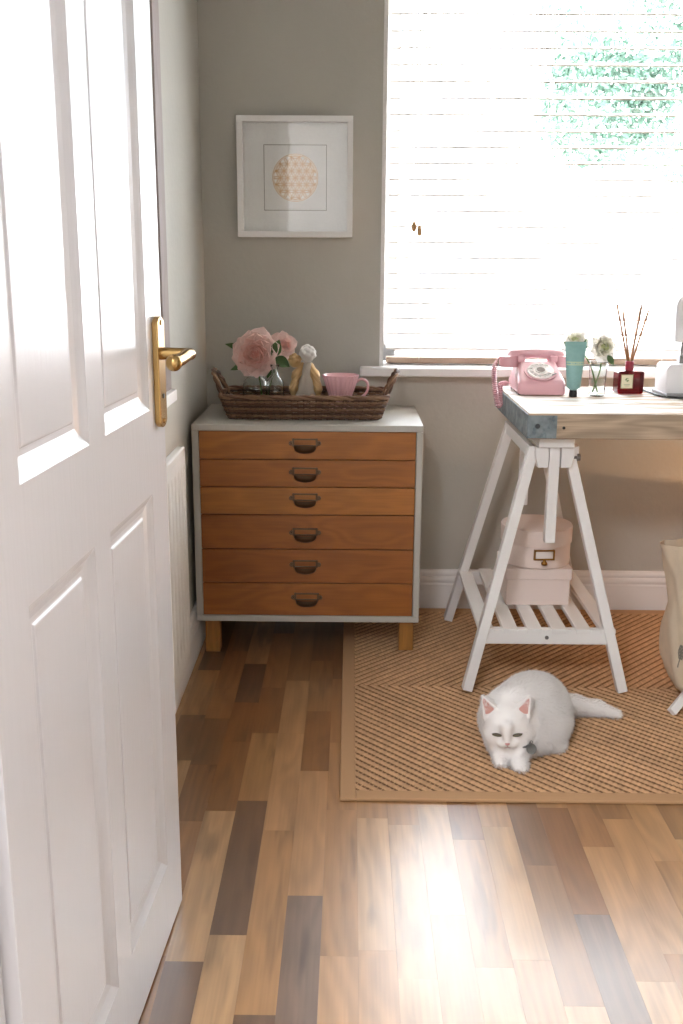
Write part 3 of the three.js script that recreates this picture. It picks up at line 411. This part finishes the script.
// ---------- boxes on the shelf ----------
const boxM = mat('#e0cfc6', 0.8, { bumpMap: plasterBump, bumpScale: 0.0003 });
{ const B = thing('storage_box', 'rectangular blush lidded box on the trestle shelf, under round box', 'box', [0.548, shelfY + 0.0005, -2.89]);
  part('body', span(-0.092, 0.092, 0, 0.082, -0.09, 0.09, 0.003), boxM, B); part('lid', span(-0.0965, 0.0965, 0.078, 0.112, -0.0945, 0.0945, 0.003), boxM, B); }
{ const B = thing('hat_box', 'round blush hat box with brass label holder stacked on rectangular box', 'box', [0.551, shelfY + 0.1135, -2.89]); const r = 0.104;
  part('body', lathe([[0, 0], [r - 0.004, 0], [r - 0.0035, 0.002], [r - 0.0035, 0.10], [0, 0.10]], 64), boxM, B); part('lid', lathe([[r - 0.003, 0.064], [r, 0.064], [r + 0.0005, 0.109], [r - 0.002, 0.113], [0, 0.116]], 64), boxM, B);
  const hz = r + 0.0005; const h = part('label_holder', merge([span(-0.030, 0.030, 0.054, 0.0585, hz - 0.006, hz + 0.002, 0.001), span(-0.030, 0.030, 0.028, 0.0325, hz - 0.006, hz + 0.002, 0.001), span(-0.030, -0.0255, 0.028, 0.0585, hz - 0.008, hz + 0.002, 0.001, 'y'), span(0.0255, 0.030, 0.028, 0.0585, hz - 0.008, hz + 0.002, 0.001, 'y'), (() => { const g = lathe([[0, 0], [0.008, 0.002], [0.009, 0.008], [0.005, 0.012], [0.004, 0.016]], 16); g.translate(0, 0.013, hz + 0.002); return g; })()]), mat('#9a6f34', 0.4, { metalness: 0.8 }), B);
  h.rotation.y = 0.07; part('label_card', span(-0.0255, 0.0255, 0.0325, 0.054, hz - 0.007, hz - 0.002, 0), mat('#efe6e0', 0.8), h); }
// ---------- rotary telephone ----------
{ const P = thing('rotary_telephone', 'pink rotary dial telephone with coiled cord on the table corner', 'telephone', [0.556, tableY, -3.05]); P.scale.y = 0.88; const pk = phys('#e2adb3', 0.32, { clearcoat: 0.5, clearcoatRoughness: 0.25 });
  const sh = new THREE.Shape(); sh.moveTo(0.095, 0.012); sh.lineTo(0.095, 0.034); sh.quadraticCurveTo(0.095, 0.042, 0.086, 0.047); sh.lineTo(0.012, 0.094); sh.lineTo(-0.045, 0.094); sh.quadraticCurveTo(-0.055, 0.092, -0.062, 0.08); sh.lineTo(-0.085, 0.03); sh.lineTo(-0.085, 0.012); sh.closePath();
  const body = new THREE.ExtrudeGeometry(sh, { depth: 0.116, bevelEnabled: true, bevelSize: 0.009, bevelThickness: 0.011, bevelSegments: 5, curveSegments: 8 }); body.translate(0, 0, -0.058); body.rotateY(-Math.PI / 2); { const p = body.attributes.position; for (let i = 0; i < p.count; i++) p.setX(i, p.getX(i) * (1 - 0.22 * clamp((p.getY(i) - 0.04) / 0.06))); body.computeVertexNormals(); } part('body', body, pk, P);
  for (const [x, z] of [[-0.055, 0.08], [0.055, 0.08], [-0.055, -0.07], [0.055, -0.07]]) part('foot', cyl(0.010, 0.010, 0.005, 14), M.black, P, [x, 0.0025, z]);
  for (const s of [-1, 1]) { part('cradle_prong', span(s * 0.048 - 0.011, s * 0.048 + 0.011, 0.098, 0.122, 0.004, 0.013, 0.004), pk, P); part('cradle_prong', span(s * 0.048 - 0.011, s * 0.048 + 0.011, 0.098, 0.122, -0.052, -0.043, 0.004), pk, P); }
  const hs = part('handset', field([0, 0.118, -0.02], 0.135, 100, (x, y, z) => { const a = Math.abs(x); let d = 9; const Y = 0.128 - 0.9 * a * a; d = Math.hypot(Math.max(a - 0.072, 0), y - Y, (z + 0.02) * 0.9) - 0.0165; const cup = (() => { const dy = y - 0.100, da = Math.hypot(a - 0.082 - 0.1 * dy, z + 0.02); return Math.max(da - 0.0265, Math.abs(dy) - 0.015) ; })() - 0.003; return smin(d, cup, 0.016); }), pk, P);
  // dial, lying on the sloping front
  const tilt = Math.atan2(0.047, 0.074); const dial = new THREE.Group(); dial.name = 'dial'; dial.position.set(0, 0.0735, 0.0645); dial.rotation.x = tilt; P.add(dial); 
  const ringG = (ro, ri, h, y) => { const s2 = new THREE.Shape(); s2.absarc(0, 0, ro, 0, Math.PI * 2); const hh = new THREE.Path(); hh.absarc(0, 0, ri, 0, Math.PI * 2, true); s2.holes.push(hh); const g = new THREE.ExtrudeGeometry(s2, { depth: h, bevelEnabled: true, bevelSize: 0.0006, bevelThickness: 0.0006, bevelSegments: 2, curveSegments: 32 }); g.rotateX(-Math.PI / 2); g.translate(0, y, 0); return g; };
  part('dial_ring', ringG(0.047, 0.0405, 0.004, 0), pk, dial); part('number_plate', cyl(0.041, 0.041, 0.002, 40), mat('#e9e4de', 0.5), dial, [0, 0.001, 0]);
  const fw = new THREE.Shape(); fw.absarc(0, 0, 0.039, 0, Math.PI * 2); for (let i = 0; i < 10; i++) { const a = 0.9 + i * 0.52; const hh = new THREE.Path(); hh.absarc(Math.cos(a) * 0.0285, Math.sin(a) * 0.0285, 0.0062, 0, Math.PI * 2, true); fw.holes.push(hh); } const fg = new THREE.ExtrudeGeometry(fw, { depth: 0.0015, bevelEnabled: true, bevelSize: 0.0003, bevelThickness: 0.0003, bevelSegments: 1, curveSegments: 14 }); fg.rotateX(-Math.PI / 2);
  part('finger_wheel', fg, phys('#efe3de', 0.2), dial, [0, 0.006, 0]); part('dial_hub', cyl(0.0165, 0.0155, 0.003, 28), mat('#d6cfc8', 0.4), dial, [0, 0.009, 0]); part('dial_card', cyl(0.012, 0.012, 0.0006, 24), mat('#7d6f66', 0.6), dial, [0, 0.0108, 0]);
  for (let i = 0; i < 10; i++) { const a = 0.9 + i * 0.52; part('number_mark', cyl(0.0026, 0.0026, 0.0005, 8), mat('#6b6460', 0.6), dial, [Math.cos(a) * 0.0285, 0.0023, -Math.sin(a) * 0.0285]); }
  part('finger_stop', bar([0.030, 0.009, 0.026], [0.044, 0.006, 0.012], 0.003, 0.003, 0.001), M.steel, dial);
  // coiled cord: out of the handset end, over the table edge in a loop, back to the base
  const path = new THREE.CatmullRomCurve3([[-0.100, 0.100, -0.02], [-0.116, 0.112, 0.0], [-0.126, 0.09, 0.012], [-0.128, 0.04, 0.02], [-0.120, -0.02, 0.028], [-0.114, -0.046, 0.03], [-0.107, -0.04, 0.02], [-0.105, -0.01, 0.0], [-0.103, 0.018, -0.02], [-0.086, 0.022, -0.04], [-0.07, 0.022, -0.05]].map(p => new THREE.Vector3(...p)));
  const N = 900, turns = 52, fr = path.computeFrenetFrames(N, false), hp = []; for (let i = 0; i <= N; i++) { const t = i / N, c = path.getPointAt(t), k = 0.0068 * sstep(0.10, 0.18, t) * (1 - sstep(0.94, 0.99, t)), a = t * turns * Math.PI * 2; hp.push(c.add(fr.normals[i].clone().multiplyScalar(k * Math.cos(a))).add(fr.binormals[i].clone().multiplyScalar(k * Math.sin(a)))); }
  part('coiled_cord', new THREE.TubeGeometry(new THREE.CatmullRomCurve3(hp), 1400, 0.0022, 6), pk, P);
}
// ---------- squeeze tube ----------
{ const T = thing('cream_tube', 'teal squeeze tube standing on its black cap beside the telephone', 'tube', [0.642, tableY, -2.925]);
  const rings = []; for (let j = 0; j <= 20; j++) { const t = j / 20, a = mixn(0.0195, 0.0305, t), b = mixn(0.0195, 0.0022, sm(t)), e = 1; const r = []; for (let i = 0; i < 40; i++) { const q = -i / 40 * Math.PI * 2; r.push([a * Math.cos(q), 0.028 + 0.122 * t, b * Math.sin(q)]); } rings.push(r); }
  const tt = tex(256, 256, (u, v) => { const n = fbm(u, v, 20, 20, 2, 5) * 0.03; let c = [0.50 + n, 0.66 + n, 0.64 + n]; const front = Math.abs(u - 0.75) < 0.2; if (front && ((v > 0.50 && v < 0.515) || (v > 0.56 && v < 0.575))) c = [0.80, 0.82, 0.62]; if (front && v > 0.525 && v < 0.55 && hash(Math.floor(u * 90), 3, 4) > 0.45) c = [0.78, 0.80, 0.66]; return c; });
  part('tube_body', loft(rings, true, true, true), mat('#ffffff', 0.38, { map: tt }), T); part('crimp', span(-0.0305, 0.0305, 0.149, 0.158, -0.0016, 0.0016, 0.001), mat('#87aea8', 0.4), T);
  part('shoulder', lathe([[0.009, 0.0195], [0.0195, 0.028]], 32), mat('#7ea9a4', 0.4), T); part('cap', lathe([[0, 0], [0.0105, 0], [0.0115, 0.001], [0.0110, 0.019], [0.009, 0.0205], [0, 0.0205]], 28), M.black, T); }
// ---------- white roses in a glass ----------
const creams = ['#dfe3b4', '#f0eddf', '#f6f3ea', '#f8f5f0'].map(c => phys(c, 0.75, { transmission: 0.45, thickness: 0, side: THREE.DoubleSide }));
single('glass_vase', vessel([[0, 0], [0.020, 0], [0.023, 0.003], [0.0245, 0.06], [0.028, 0.098], [0.030, 0.100]], 0.002, 40), glassM, 'small clear glass vase holding white roses behind the teal tube', 'vase', [0.716, tableY + 0.0005, -2.95]);
for (const [pos, rot, R0, n, seed, lab, st] of [[[0.721, 0.928, -2.94], [-0.2, 0.3, 0], 0.038, 34, 31, 'open white rose leaning right out of the glass vase', [0.722, 0.86]], [[0.650, 0.942, -2.965], [-0.9, -0.3, 0], 0.034, 28, 43, 'greenish white rose rising just behind the teal tube', [0.690, 0.88]]]) {
  const F = thing('rose_flower', lab, 'flower', [0, 0, 0], 0, 'white roses on the table'); const h = new THREE.Group(); h.name = 'flower_head'; h.position.set(...pos); h.rotation.set(...rot); F.add(h); bloom(h, R0, creams, n, seed);
  part('stem', tube([[pos[0], pos[1] - 0.012, pos[2]], [st[0], st[1], -2.952], [0.71 + (pos[0] - 0.69) * -0.2, tableY + 0.012, -2.95]], 0.0024, 16, 6), stemMat, F);
  for (const [dx, dz, a] of seed === 31 ? [[0.012, 0.02, -2.6]] : [[0.020, 0.02, -0.3], [-0.012, 0.015, 0.9]]) part('leaf', leafG(0.034, 0.018), leafMat, F, [pos[0] + dx, pos[1] - 0.022, pos[2] + dz], [-0.2, 0, a]);
}
// ---------- reed diffuser ----------
{ const D = thing('reed_diffuser', 'square dark red glass reed diffuser with label and wooden reeds', 'diffuser', [0.825, tableY, -3.02], 0.06);
  const red = phys('#a81f33', 0.05, { transmission: 0.85, thickness: 0.03, ior: 1.45, attenuationColor: new THREE.Color('#b01830'), attenuationDistance: 0.03 });
  const rb = new RoundedBoxGeometry(0.078, 0.068, 0.058, 5, 0.008); rb.translate(0, 0.0345, 0); part('bottle', rb, red, D); part('neck', lathe([[0.011, 0.068], [0.0125, 0.07], [0.0125, 0.094], [0.010, 0.096], [0.0, 0.096]], 28), phys('#98283a', 0.3), D);
  const lt = tex(128, 160, (u, v) => { let c = [0.86, 0.84, 0.72]; if (Math.min(u, 1 - u) < 0.05 || Math.min(v, 1 - v) < 0.04) c = [0.62, 0.55, 0.40]; const q = Math.hypot((u - 0.5) * 0.9, v - 0.62); if (q < 0.14 && fbm(u, v, 14, 14, 2, 3) > 0.42) c = [0.42, 0.52, 0.34]; if (v > 0.26 && v < 0.30 && u > 0.25 && u < 0.75) c = [0.55, 0.58, 0.45]; if (v > 0.17 && v < 0.20 && u > 0.32 && u < 0.68) c = [0.6, 0.6, 0.48]; return c; });
  const lg = new THREE.BoxGeometry(0.036, 0.041, 0.0008); part('label', lg, mat('#ffffff', 0.6, { map: lt }), D, [-0.014, 0.038, 0.0296]);
  for (const [x0, x1, y1, z1] of [[-0.006, -0.050, 0.258, 0.0], [-0.002, -0.036, 0.244, 0.012], [0.002, 0.020, 0.256, 0.01], [0.003, 0.024, 0.25, -0.012], [0.006, 0.052, 0.242, -0.02]]) part('reed', bar([x0 - (x1 - x0) * 0.2, 0.058, 0], [x1, y1, z1], 0.0052, 0.0052, 0.001), mat('#8f6038', 0.7), D);
}
// ---------- sewing machine ----------
{ const S = thing('sewing_machine', 'white sewing machine cut off by the right edge on table', 'sewing machine', [0.915, tableY, -2.985]); const w = mat('#e6e3e4', 0.35);
  const sh = new THREE.Shape(); sh.moveTo(0.0, 0.010); sh.lineTo(0.36, 0.010); sh.lineTo(0.36, 0.27); sh.quadraticCurveTo(0.36, 0.292, 0.34, 0.292); sh.lineTo(0.05, 0.292); sh.quadraticCurveTo(0.012, 0.29, 0.012, 0.25); sh.lineTo(0.016, 0.163); sh.lineTo(0.085, 0.163); sh.lineTo(0.095, 0.185); sh.lineTo(0.25, 0.185); sh.quadraticCurveTo(0.26, 0.18, 0.26, 0.16); sh.lineTo(0.26, 0.088); sh.lineTo(0.008, 0.088); sh.quadraticCurveTo(0, 0.086, 0, 0.076); sh.closePath();
  const g = new THREE.ExtrudeGeometry(sh, { depth: 0.10, bevelEnabled: true, bevelSize: 0.006, bevelThickness: 0.006, bevelSegments: 4, curveSegments: 10 }); g.translate(0, 0, -0.05); part('body', g, w, S);
  part('base_plate', span(-0.008, 0.372, 0.0005, 0.012, -0.075, 0.075, 0.004), mat('#8b8a8c', 0.5), S);
  part('needle_bar', merge([(() => { const q = cyl(0.004, 0.004, 0.05, 12); q.translate(0.05, 0.14, 0); return q; })()]), M.steel, S); part('presser_foot', span(0.04, 0.062, 0.0945, 0.118, -0.012, 0.016, 0.002), M.steel, S);
  const hwheel = cyl(0.04, 0.04, 0.02, 30); hwheel.rotateZ(Math.PI / 2); part('hand_wheel', hwheel, w, S, [0.378, 0.21, 0]);
}
// flat dark cable loop in front of the machine
{ const c = single('power_cable', tube([[0.885, tableY + 0.004, -3.10], [0.89, tableY + 0.004, -3.0], [0.905, tableY + 0.004, -2.92], [0.96, tableY + 0.004, -2.885], [1.1, tableY + 0.004, -2.87], [1.25, tableY + 0.004, -2.88]], 0.0032, 40, 8), M.black, 'thin dark power cable lying along the foot of the sewing machine', 'cable'); }
// ---------- canvas bag ----------
{ const B = thing('canvas_bag', 'cream canvas bag with small dark printed flower at right edge', 'bag', [1.035, RUGH + 0.0015, -2.575]);
  const prof = [[0.03, 0.10, 0.05], [0.034, 0.145, 0.075], [0.06, 0.165, 0.09], [0.11, 0.180, 0.10], [0.2, 0.182, 0.095], [0.26, 0.176, 0.08], [0.34, 0.184, 0.06], [0.436, 0.210, 0.052]];
  const ringAt = (y, a, b, k) => { const r = []; for (let i = 0; i < 72; i++) { const q = -i / 72 * Math.PI * 2, c = Math.cos(q), s = Math.sin(q), e = 0.62, fold = 0.006 * Math.sin(q * 5 + y * 18) * Math.sin(y * 9 + 1) + 0.003 * Math.sin(q * 11 - y * 30); r.push([Math.sign(c) * Math.abs(c) ** e * (a + fold) * k, y, Math.sign(s) * Math.abs(s) ** e * (b + fold) * k]); } return r; };
  const lv = []; for (let j = 0; j <= 28; j++) { const t = j / 28 * (prof.length - 1), i = Math.min(prof.length - 2, Math.floor(t)), f = t - i; const q = k => mixn(prof[i][k], prof[i + 1][k], f); lv.push([q(0), q(1), q(2)]); }
  const out = lv.map(([y, a, b]) => ringAt(y, a, b, 1)), inn = lv.slice(6).reverse().map(([y, a, b]) => ringAt(y, a - 0.004, b - 0.004, 1));
  const linen = grey(256, 256, (u, v) => 0.5 + 0.25 * Math.sin(u * 256 * 1.57) + 0.25 * Math.sin(v * 256 * 1.57)); linen.repeat.set(14, 8);
  const drawn = (u, v) => { let d = 1; const cx = 0.598, cy = 0.27; for (let i = 0; i < 6; i++) { const a = i * 1.047, x = (u - cx - 0.008 * Math.cos(a)) * 0.8, y = (v - cy - 0.008 * Math.sin(a)) * 0.8; d = Math.min(d, Math.abs(Math.hypot(x, y) - 0.0062)); } d = Math.min(d, Math.abs((u - cx) * 0.8 + 0.006 * Math.sin(v * 60)) + (v > cy || v < cy - 0.035 ? 1 : 0)); return 1 - sstep(0.0012, 0.0024, d); };
  const ct = tex(512, 512, (u, v) => { const k = 0.93 + 0.07 * fbm(u, v, 30, 30, 3, 17), p = drawn(u, v) * 0.6; return [0.91 * k, 0.83 * k, 0.72 * k].map(c => mixn(c, 0.28, p)); });
  part('cloth', loft([...out, ...inn], true, true, true), mat('#ffffff', 0.9, { map: ct, bumpMap: linen, bumpScale: 0.0008 }), B);
  for (const [sx, sz] of [[-1, 1], [1, 1], [-1, -1], [1, -1]]) part('leg', bar([sx * (sz > 0 ? 0.188 : 0.10), 0.010, sz * (sz > 0 ? 0.122 : 0.06)], [sx * 0.10, 0.07, sz * 0.05], 0.022, 0.018, 0.002), M.white, B);
}
// ---------- white cat crouching on the rug ----------
{ const C = thing('cat', 'white cat crouching on the jute rug with round collar tag', 'cat'); const gy = RUGH + 0.0016;
  const hc = new THREE.Vector3(0.377, 0.093, -2.214);
  // head axes: forward, right (cat's left), up
  const fw = new THREE.Vector3(-0.12, -0.12, 0.97).normalize(), rt = new THREE.Vector3(0.985, 0.07, 0.10); rt.sub(fw.clone().multiplyScalar(rt.dot(fw))).normalize(); const up = new THREE.Vector3().crossVectors(fw, rt).normalize();
  const HS = 1.14; const toHead = (x, y, z) => { const a = (x - hc.x) / HS, b = (y - hc.y) / HS, c = (z - hc.z) / HS; return [a * rt.x + b * rt.y + c * rt.z, a * up.x + b * up.y + c * up.z, a * fw.x + b * fw.y + c * fw.z]; };
  const atHead = (r, u, f) => hc.clone().addScaledVector(rt, r * HS).addScaledVector(up, u * HS).addScaledVector(fw, f * HS);
  const headD = (x, y, z) => { const [r, u, f] = toHead(x, y, z), a = Math.abs(r);
    let d = ell(r, u, f, [0, 0.004, -0.004], [0.046, 0.041, 0.043]);
    d = smin(d, ell(a, u, f, [0.026, -0.014, 0.008], [0.024, 0.021, 0.024]), 0.014);      // cheeks
    d = smin(d, ell(a, u, f, [0.0085, -0.019, 0.037], [0.0115, 0.0095, 0.011]), 0.007);   // muzzle pads
    d = smin(d, ell(r, u, f, [0, -0.030, 0.031], [0.012, 0.008, 0.010]), 0.008);          // chin
    d = smin(d, capsule(r, u, f, [0, 0.018, 0.036], [0, -0.010, 0.045], 0.012, 0.0065), 0.010); // bridge of the nose
    d = -smin(-d, ell(a, u, f, [0.020, 0.001, 0.044], [0.0105, 0.0055, 0.008]), 0.005);   // eye hollows
    // ears: flattened cones, hollow in front
    { const er = 0.031, eu = 0.030, px = a - er, py = u - eu, t = clamp((py * 0.90 + px * 0.43) / 0.044, -0.2, 1); const cx = px - 0.43 * 0.044 * t, cy = py - 0.90 * 0.044 * t; const w = mixn(0.0195, 0.002, clamp(t)); const along = Math.abs(cx * 0.90 - cy * 0.43) + Math.abs(cx * 0.43 + cy * 0.90) * 0.9; let e = Math.max(along - w, Math.abs(f + 0.004) - mixn(0.010, 0.002, clamp(t))); const hol = Math.hypot((along) / Math.max(w - 0.003, 0.001), (f - 0.010 + 0.002 * t) / 0.0105) - 1; e = Math.max(e, -hol * 0.006); d = smin(d, e, 0.005); }
    return d * HS; };
  const bodyD = (x, y, z) => {
    let d = ell(x, y, z, [0.474, 0.080, -2.365], [0.078, 0.076, 0.090]);                        // rump
    d = smin(d, ell(x, y, z, [0.438, 0.088, -2.315], [0.074, 0.072, 0.082]), 0.05);             // back
    d = smin(d, ell(x, y, z, [0.398, 0.088, -2.272], [0.072, 0.076, 0.062]), 0.04);             // shoulders
    d = smin(d, ell(x, y, z, [0.390, 0.056, -2.226], [0.062, 0.052, 0.046]), 0.035);            // chest
    d = smin(d, ell(x, y, z, [0.502, 0.055, -2.320], [0.048, 0.055, 0.068]), 0.03);             // haunch
    d = smin(d, ell(x, y, z, [0.372, 0.055, -2.330], [0.045, 0.055, 0.07]), 0.03);
    d = smin(d, ell(x, y, z, [0.455, 0.045, -2.265], [0.060, 0.042, 0.055]), 0.03); d = smin(d, ell(x, y, z, [0.505, 0.022, -2.262], [0.024, 0.016, 0.030]), 0.015);            // hind paw
    d = smin(d, capsule(x, y, z, [0.366, 0.055, -2.215], [0.363, 0.020, -2.192], 0.022, 0.017), 0.02); // forelegs
    d = smin(d, capsule(x, y, z, [0.402, 0.055, -2.205], [0.402, 0.020, -2.172], 0.024, 0.018), 0.02);
    for (const [px, pz] of [[0.361, -2.182], [0.402, -2.160]]) { d = smin(d, ell(x, y, z, [px, 0.020, pz], [0.018, 0.012, 0.018]), 0.008); for (const k of [-1, 0, 1]) d = smin(d, ell(x, y, z, [px + k * 0.0095, 0.0165, pz + 0.013 - 0.002 * Math.abs(k)], [0.0062, 0.007, 0.010]), 0.003); }
    d = smin(d, capsule(x, y, z, [0.53, 0.05, -2.42], [0.59, 0.038, -2.450], 0.022, 0.023), 0.03);   // tail
    d = smin(d, capsule(x, y, z, [0.59, 0.038, -2.450], [0.65, 0.028, -2.455], 0.023, 0.019), 0.02);
    d = smin(d, capsule(x, y, z, [0.65, 0.028, -2.455], [0.700, 0.021, -2.436], 0.019, 0.011), 0.015);
    return d; };
  const D = (x, y, z) => { const b = bodyD(x, y, z), h = headD(x, y, z); return Math.max(smin(b, h, 0.016), gy - y); };
  const fur = mat('#e9e4df', 0.95);
  const g1 = field([0.50, 0.12, -2.33], 0.225, 130, (x, y, z) => D(x, y, z));
  // the head again on a fine grid; the coarse grid leaves that region out by a flat cut
  const coat = part('body', g1, fur, C);
  { const sm_ = new MeshSurfaceSampler(new THREE.Mesh(g1.toNonIndexed(), fur)).setRandomGenerator(rng(99)).build(); const hair = new THREE.ConeGeometry(0.00055, 1, 3, 1, true); hair.translate(0, 0.5, 0); const N = 42000, im = new THREE.InstancedMesh(hair, mat('#efebe7', 0.9), N), o = new THREE.Object3D(), p = new THREE.Vector3(), n = new THREE.Vector3(), q = rng(5), Y = new THREE.Vector3(0, 1, 0); let k = 0;
    for (let i = 0; i < N * 2 && k < N; i++) { sm_.sample(p, n); if (p.y < gy + 0.003) continue; const [r, u, f] = toHead(p.x, p.y, p.z); const onHead = Math.hypot(r, u, f) < 0.062; if (onHead && f > 0.016 && Math.abs(r) < 0.036 && u < 0.022 && u > -0.034) continue; if (onHead && u > 0.03) continue;
      const d = n.clone().multiplyScalar(0.55).add(new THREE.Vector3(0.35 + (q() - 0.5) * 0.5, -0.45 + (q() - 0.5) * 0.4, -0.35 + (q() - 0.5) * 0.5)).normalize(); const L = (onHead ? 0.006 : p.x > 0.585 ? 0.010 : 0.013) * (0.6 + 0.6 * q()); o.position.copy(p).addScaledVector(n, -0.001); o.quaternion.setFromUnitVectors(Y, d); o.scale.set(1, L, 1); o.updateMatrix(); im.setMatrixAt(k++, o.matrix); } im.count = k; im.name = 'fur'; im.userData.kind = 'stuff'; C.add(im); }
  const inn = mat('#cf9d92', 0.8), eyeM = mat('#5c5840', 0.25), dark = mat('#5a4a44', 0.6), nose = mat('#d49a93', 0.5);
  const place = (name, g, m, r, u, f, tw = 0) => { const o = part(name, g, m, C); const mt = new THREE.Matrix4().makeBasis(rt, up, fw); o.quaternion.setFromRotationMatrix(mt); o.position.copy(atHead(r, u, f)); o.rotateZ(tw); o.scale.setScalar(HS); return o; };
  for (const s of [-1, 1]) {
    const ev = new THREE.SphereGeometry(1, 20, 14); ev.scale(0.0105, 0.0034, 0.004); place('eye', ev, eyeM, s * 0.0205, 0.0005, 0.0372, s * 0.16);
    const ld = tube([[-0.0105, 0.0, -0.001], [-0.005, 0.0024, 0.0022], [0.004, 0.0028, 0.0022], [0.0105, 0.0004, -0.002]], 0.0011, 12, 6); place('eyelid', ld, dark, s * 0.0205, 0.0008, 0.0375, s * 0.16);
    const sh = new THREE.Shape(); sh.moveTo(-0.0115, 0); sh.quadraticCurveTo(-0.008, 0.022, 0.0, 0.031); sh.quadraticCurveTo(0.009, 0.020, 0.0115, 0.001); sh.quadraticCurveTo(0, -0.005, -0.0115, 0); const eg = new THREE.ExtrudeGeometry(sh, { depth: 0.001, bevelEnabled: true, bevelSize: 0.001, bevelThickness: 0.001, bevelSegments: 2 }); const e = place('inner_ear', eg, inn, s * 0.0335, 0.034, 0.0015, s * -0.42); e.rotateX(-0.12);
  }
  const ng = new THREE.SphereGeometry(1, 16, 12); ng.scale(0.0052, 0.0036, 0.0036); place('nose', ng, nose, 0, -0.0125, 0.0495);
  place('mouth', merge([tube([[0, 0.003, 0.001], [0, -0.002, 0.0015], [-0.005, -0.006, -0.001], [-0.010, -0.006, -0.005]], 0.0006, 12, 5), tube([[0, -0.002, 0.0015], [0.005, -0.006, -0.001], [0.010, -0.006, -0.005]], 0.0006, 12, 5)]), mat('#b98a82', 0.7), 0, -0.0185, 0.0475);
  // collar strap and tag under the chin
  part('collar', tube([[0.400, 0.057, -2.180], [0.410, 0.056, -2.176], [0.420, 0.058, -2.176], [0.430, 0.064, -2.184]], 0.003, 20, 6), mat('#6d6a68', 0.5), C);
  const tg = cyl(0.0125, 0.0125, 0.002, 26); tg.rotateX(Math.PI / 2 - 0.4); const tag = part('collar_tag', tg, mat('#7d7f7e', 0.4, { metalness: 0.7 }), C, [0.430, 0.054, -2.171], [0, 0.25, 0]); const rg = new THREE.TorusGeometry(0.004, 0.001, 6, 16); part('tag_ring', rg, M.steel, tag, [0, 0.0145, -0.004]);
}
// ---------- the garden beyond the blind ----------
{ const r = rng(77); const lawn = struct('ground'); part('paving', span(-14, 14, -0.6, -0.5, -40, WZ - 0.3, 0), mat('#c9c5bc', 0.9), lawn); part('paving', span(-14, 14, -0.6, -0.5, HZ + 0.2, 20, 0), mat('#c9c5bc', 0.9), lawn);
  const H = thing('garden_building', 'white rendered garden building beyond the blind, below the tree', 'building'); const wm = mat('#efeeec', 0.85);
  part('wall', span(1.0, 9.5, -0.5, 1.30, -10.6, -8.2, 0), wm, H); const rs = new THREE.Shape(); rs.moveTo(0.85, 1.30); rs.lineTo(9.7, 1.30); rs.lineTo(5.6, 2.3); rs.closePath(); const rg = new THREE.ExtrudeGeometry(rs, { depth: 2.7, bevelEnabled: false }); rg.translate(0, 0, -10.75); part('roof', rg, mat('#e2dfdb', 0.8), H);
  const T = thing('garden_tree', 'leafy green tree seen through the upper right of the blind', 'tree'); part('trunk', tube([[4.6, -0.5, -13.4], [4.6, 1.4, -13.4], [4.5, 2.6, -13.4]], 0.12, 12, 10), mat('#6b5a48', 0.9), T);
  const lg = leafG(0.075, 0.036), lv = []; const cl = [[3.3, 4.0, -13, 1.15], [4.5, 4.6, -13.2, 1.3], [3.9, 5.4, -13.3, 1.2], [5.2, 3.4, -13, 1.1], [2.9, 3.0, -12.9, 0.75], [4.3, 2.9, -12.8, 1.0], [3.6, 6.2, -13.4, 1.0], [5.4, 5.6, -13.2, 1.2]];
  const N = 32000, im = new THREE.InstancedMesh(lg, phys('#5a7664', 0.6, { transmission: 0.2, thickness: 0 }), N); const o = new THREE.Object3D(); for (let i = 0; i < N; i++) { const c = cl[i % cl.length]; const a = r() * 6.283, v = r() * 2 - 1, q = Math.sqrt(1 - v * v), k = c[3] * Math.cbrt(0.15 + 0.85 * r()); o.position.set(c[0] + k * q * Math.cos(a), c[1] + k * v, c[2] + k * q * Math.sin(a)); o.rotation.set(r() * 6, r() * 6, r() * 6); o.scale.setScalar(0.7 + 0.8 * r()); o.updateMatrix(); im.setMatrixAt(i, o.matrix); } im.name = 'foliage'; im.userData.kind = 'stuff'; T.add(im);
}
// ---------- small uplighter standing under the table, beyond the right edge of the picture ----------
{ const L = thing('uplighter_lamp', 'small warm uplighter lamp standing under the table beyond the right edge', 'lamp', [1.80, RUGH + 0.0018, -3.12]); const y = 0.366;
  part('base', lathe([[0, 0], [0.075, 0], [0.075, 0.008], [0.012, 0.016], [0, 0.016]], 32), M.black, L); part('pole', cyl(0.008, 0.008, y - 0.055, 12), M.black, L, [0, (y - 0.055) / 2 + 0.012, 0]);
  part('lamp_bowl', lathe([[0, y - 0.045], [0.03, y - 0.04], [0.052, y - 0.02], [0.060, y + 0.006], [0.058, y + 0.006], [0.05, y - 0.018], [0.028, y - 0.037], [0, y - 0.042]], 40), M.black, L);
  part('bulb', new THREE.SphereGeometry(0.016, 16, 12), mat('#ffffff', 0.5, { emissive: '#ffb46e', emissiveIntensity: 3 }), L, [0, y, 0]);
  const p = new THREE.PointLight('#ffcb9c', 0.85); p.position.set(0, y, 0); p.castShadow = true; p.shadow.radius = 0.06; L.add(p); }
scene.traverse(o => { if (o.isMesh) { o.castShadow = true; o.receiveShadow = true; } if (o.isMesh && o.material.transmission === 1) o.castShadow = false; });
renderer.render(scene, camera);
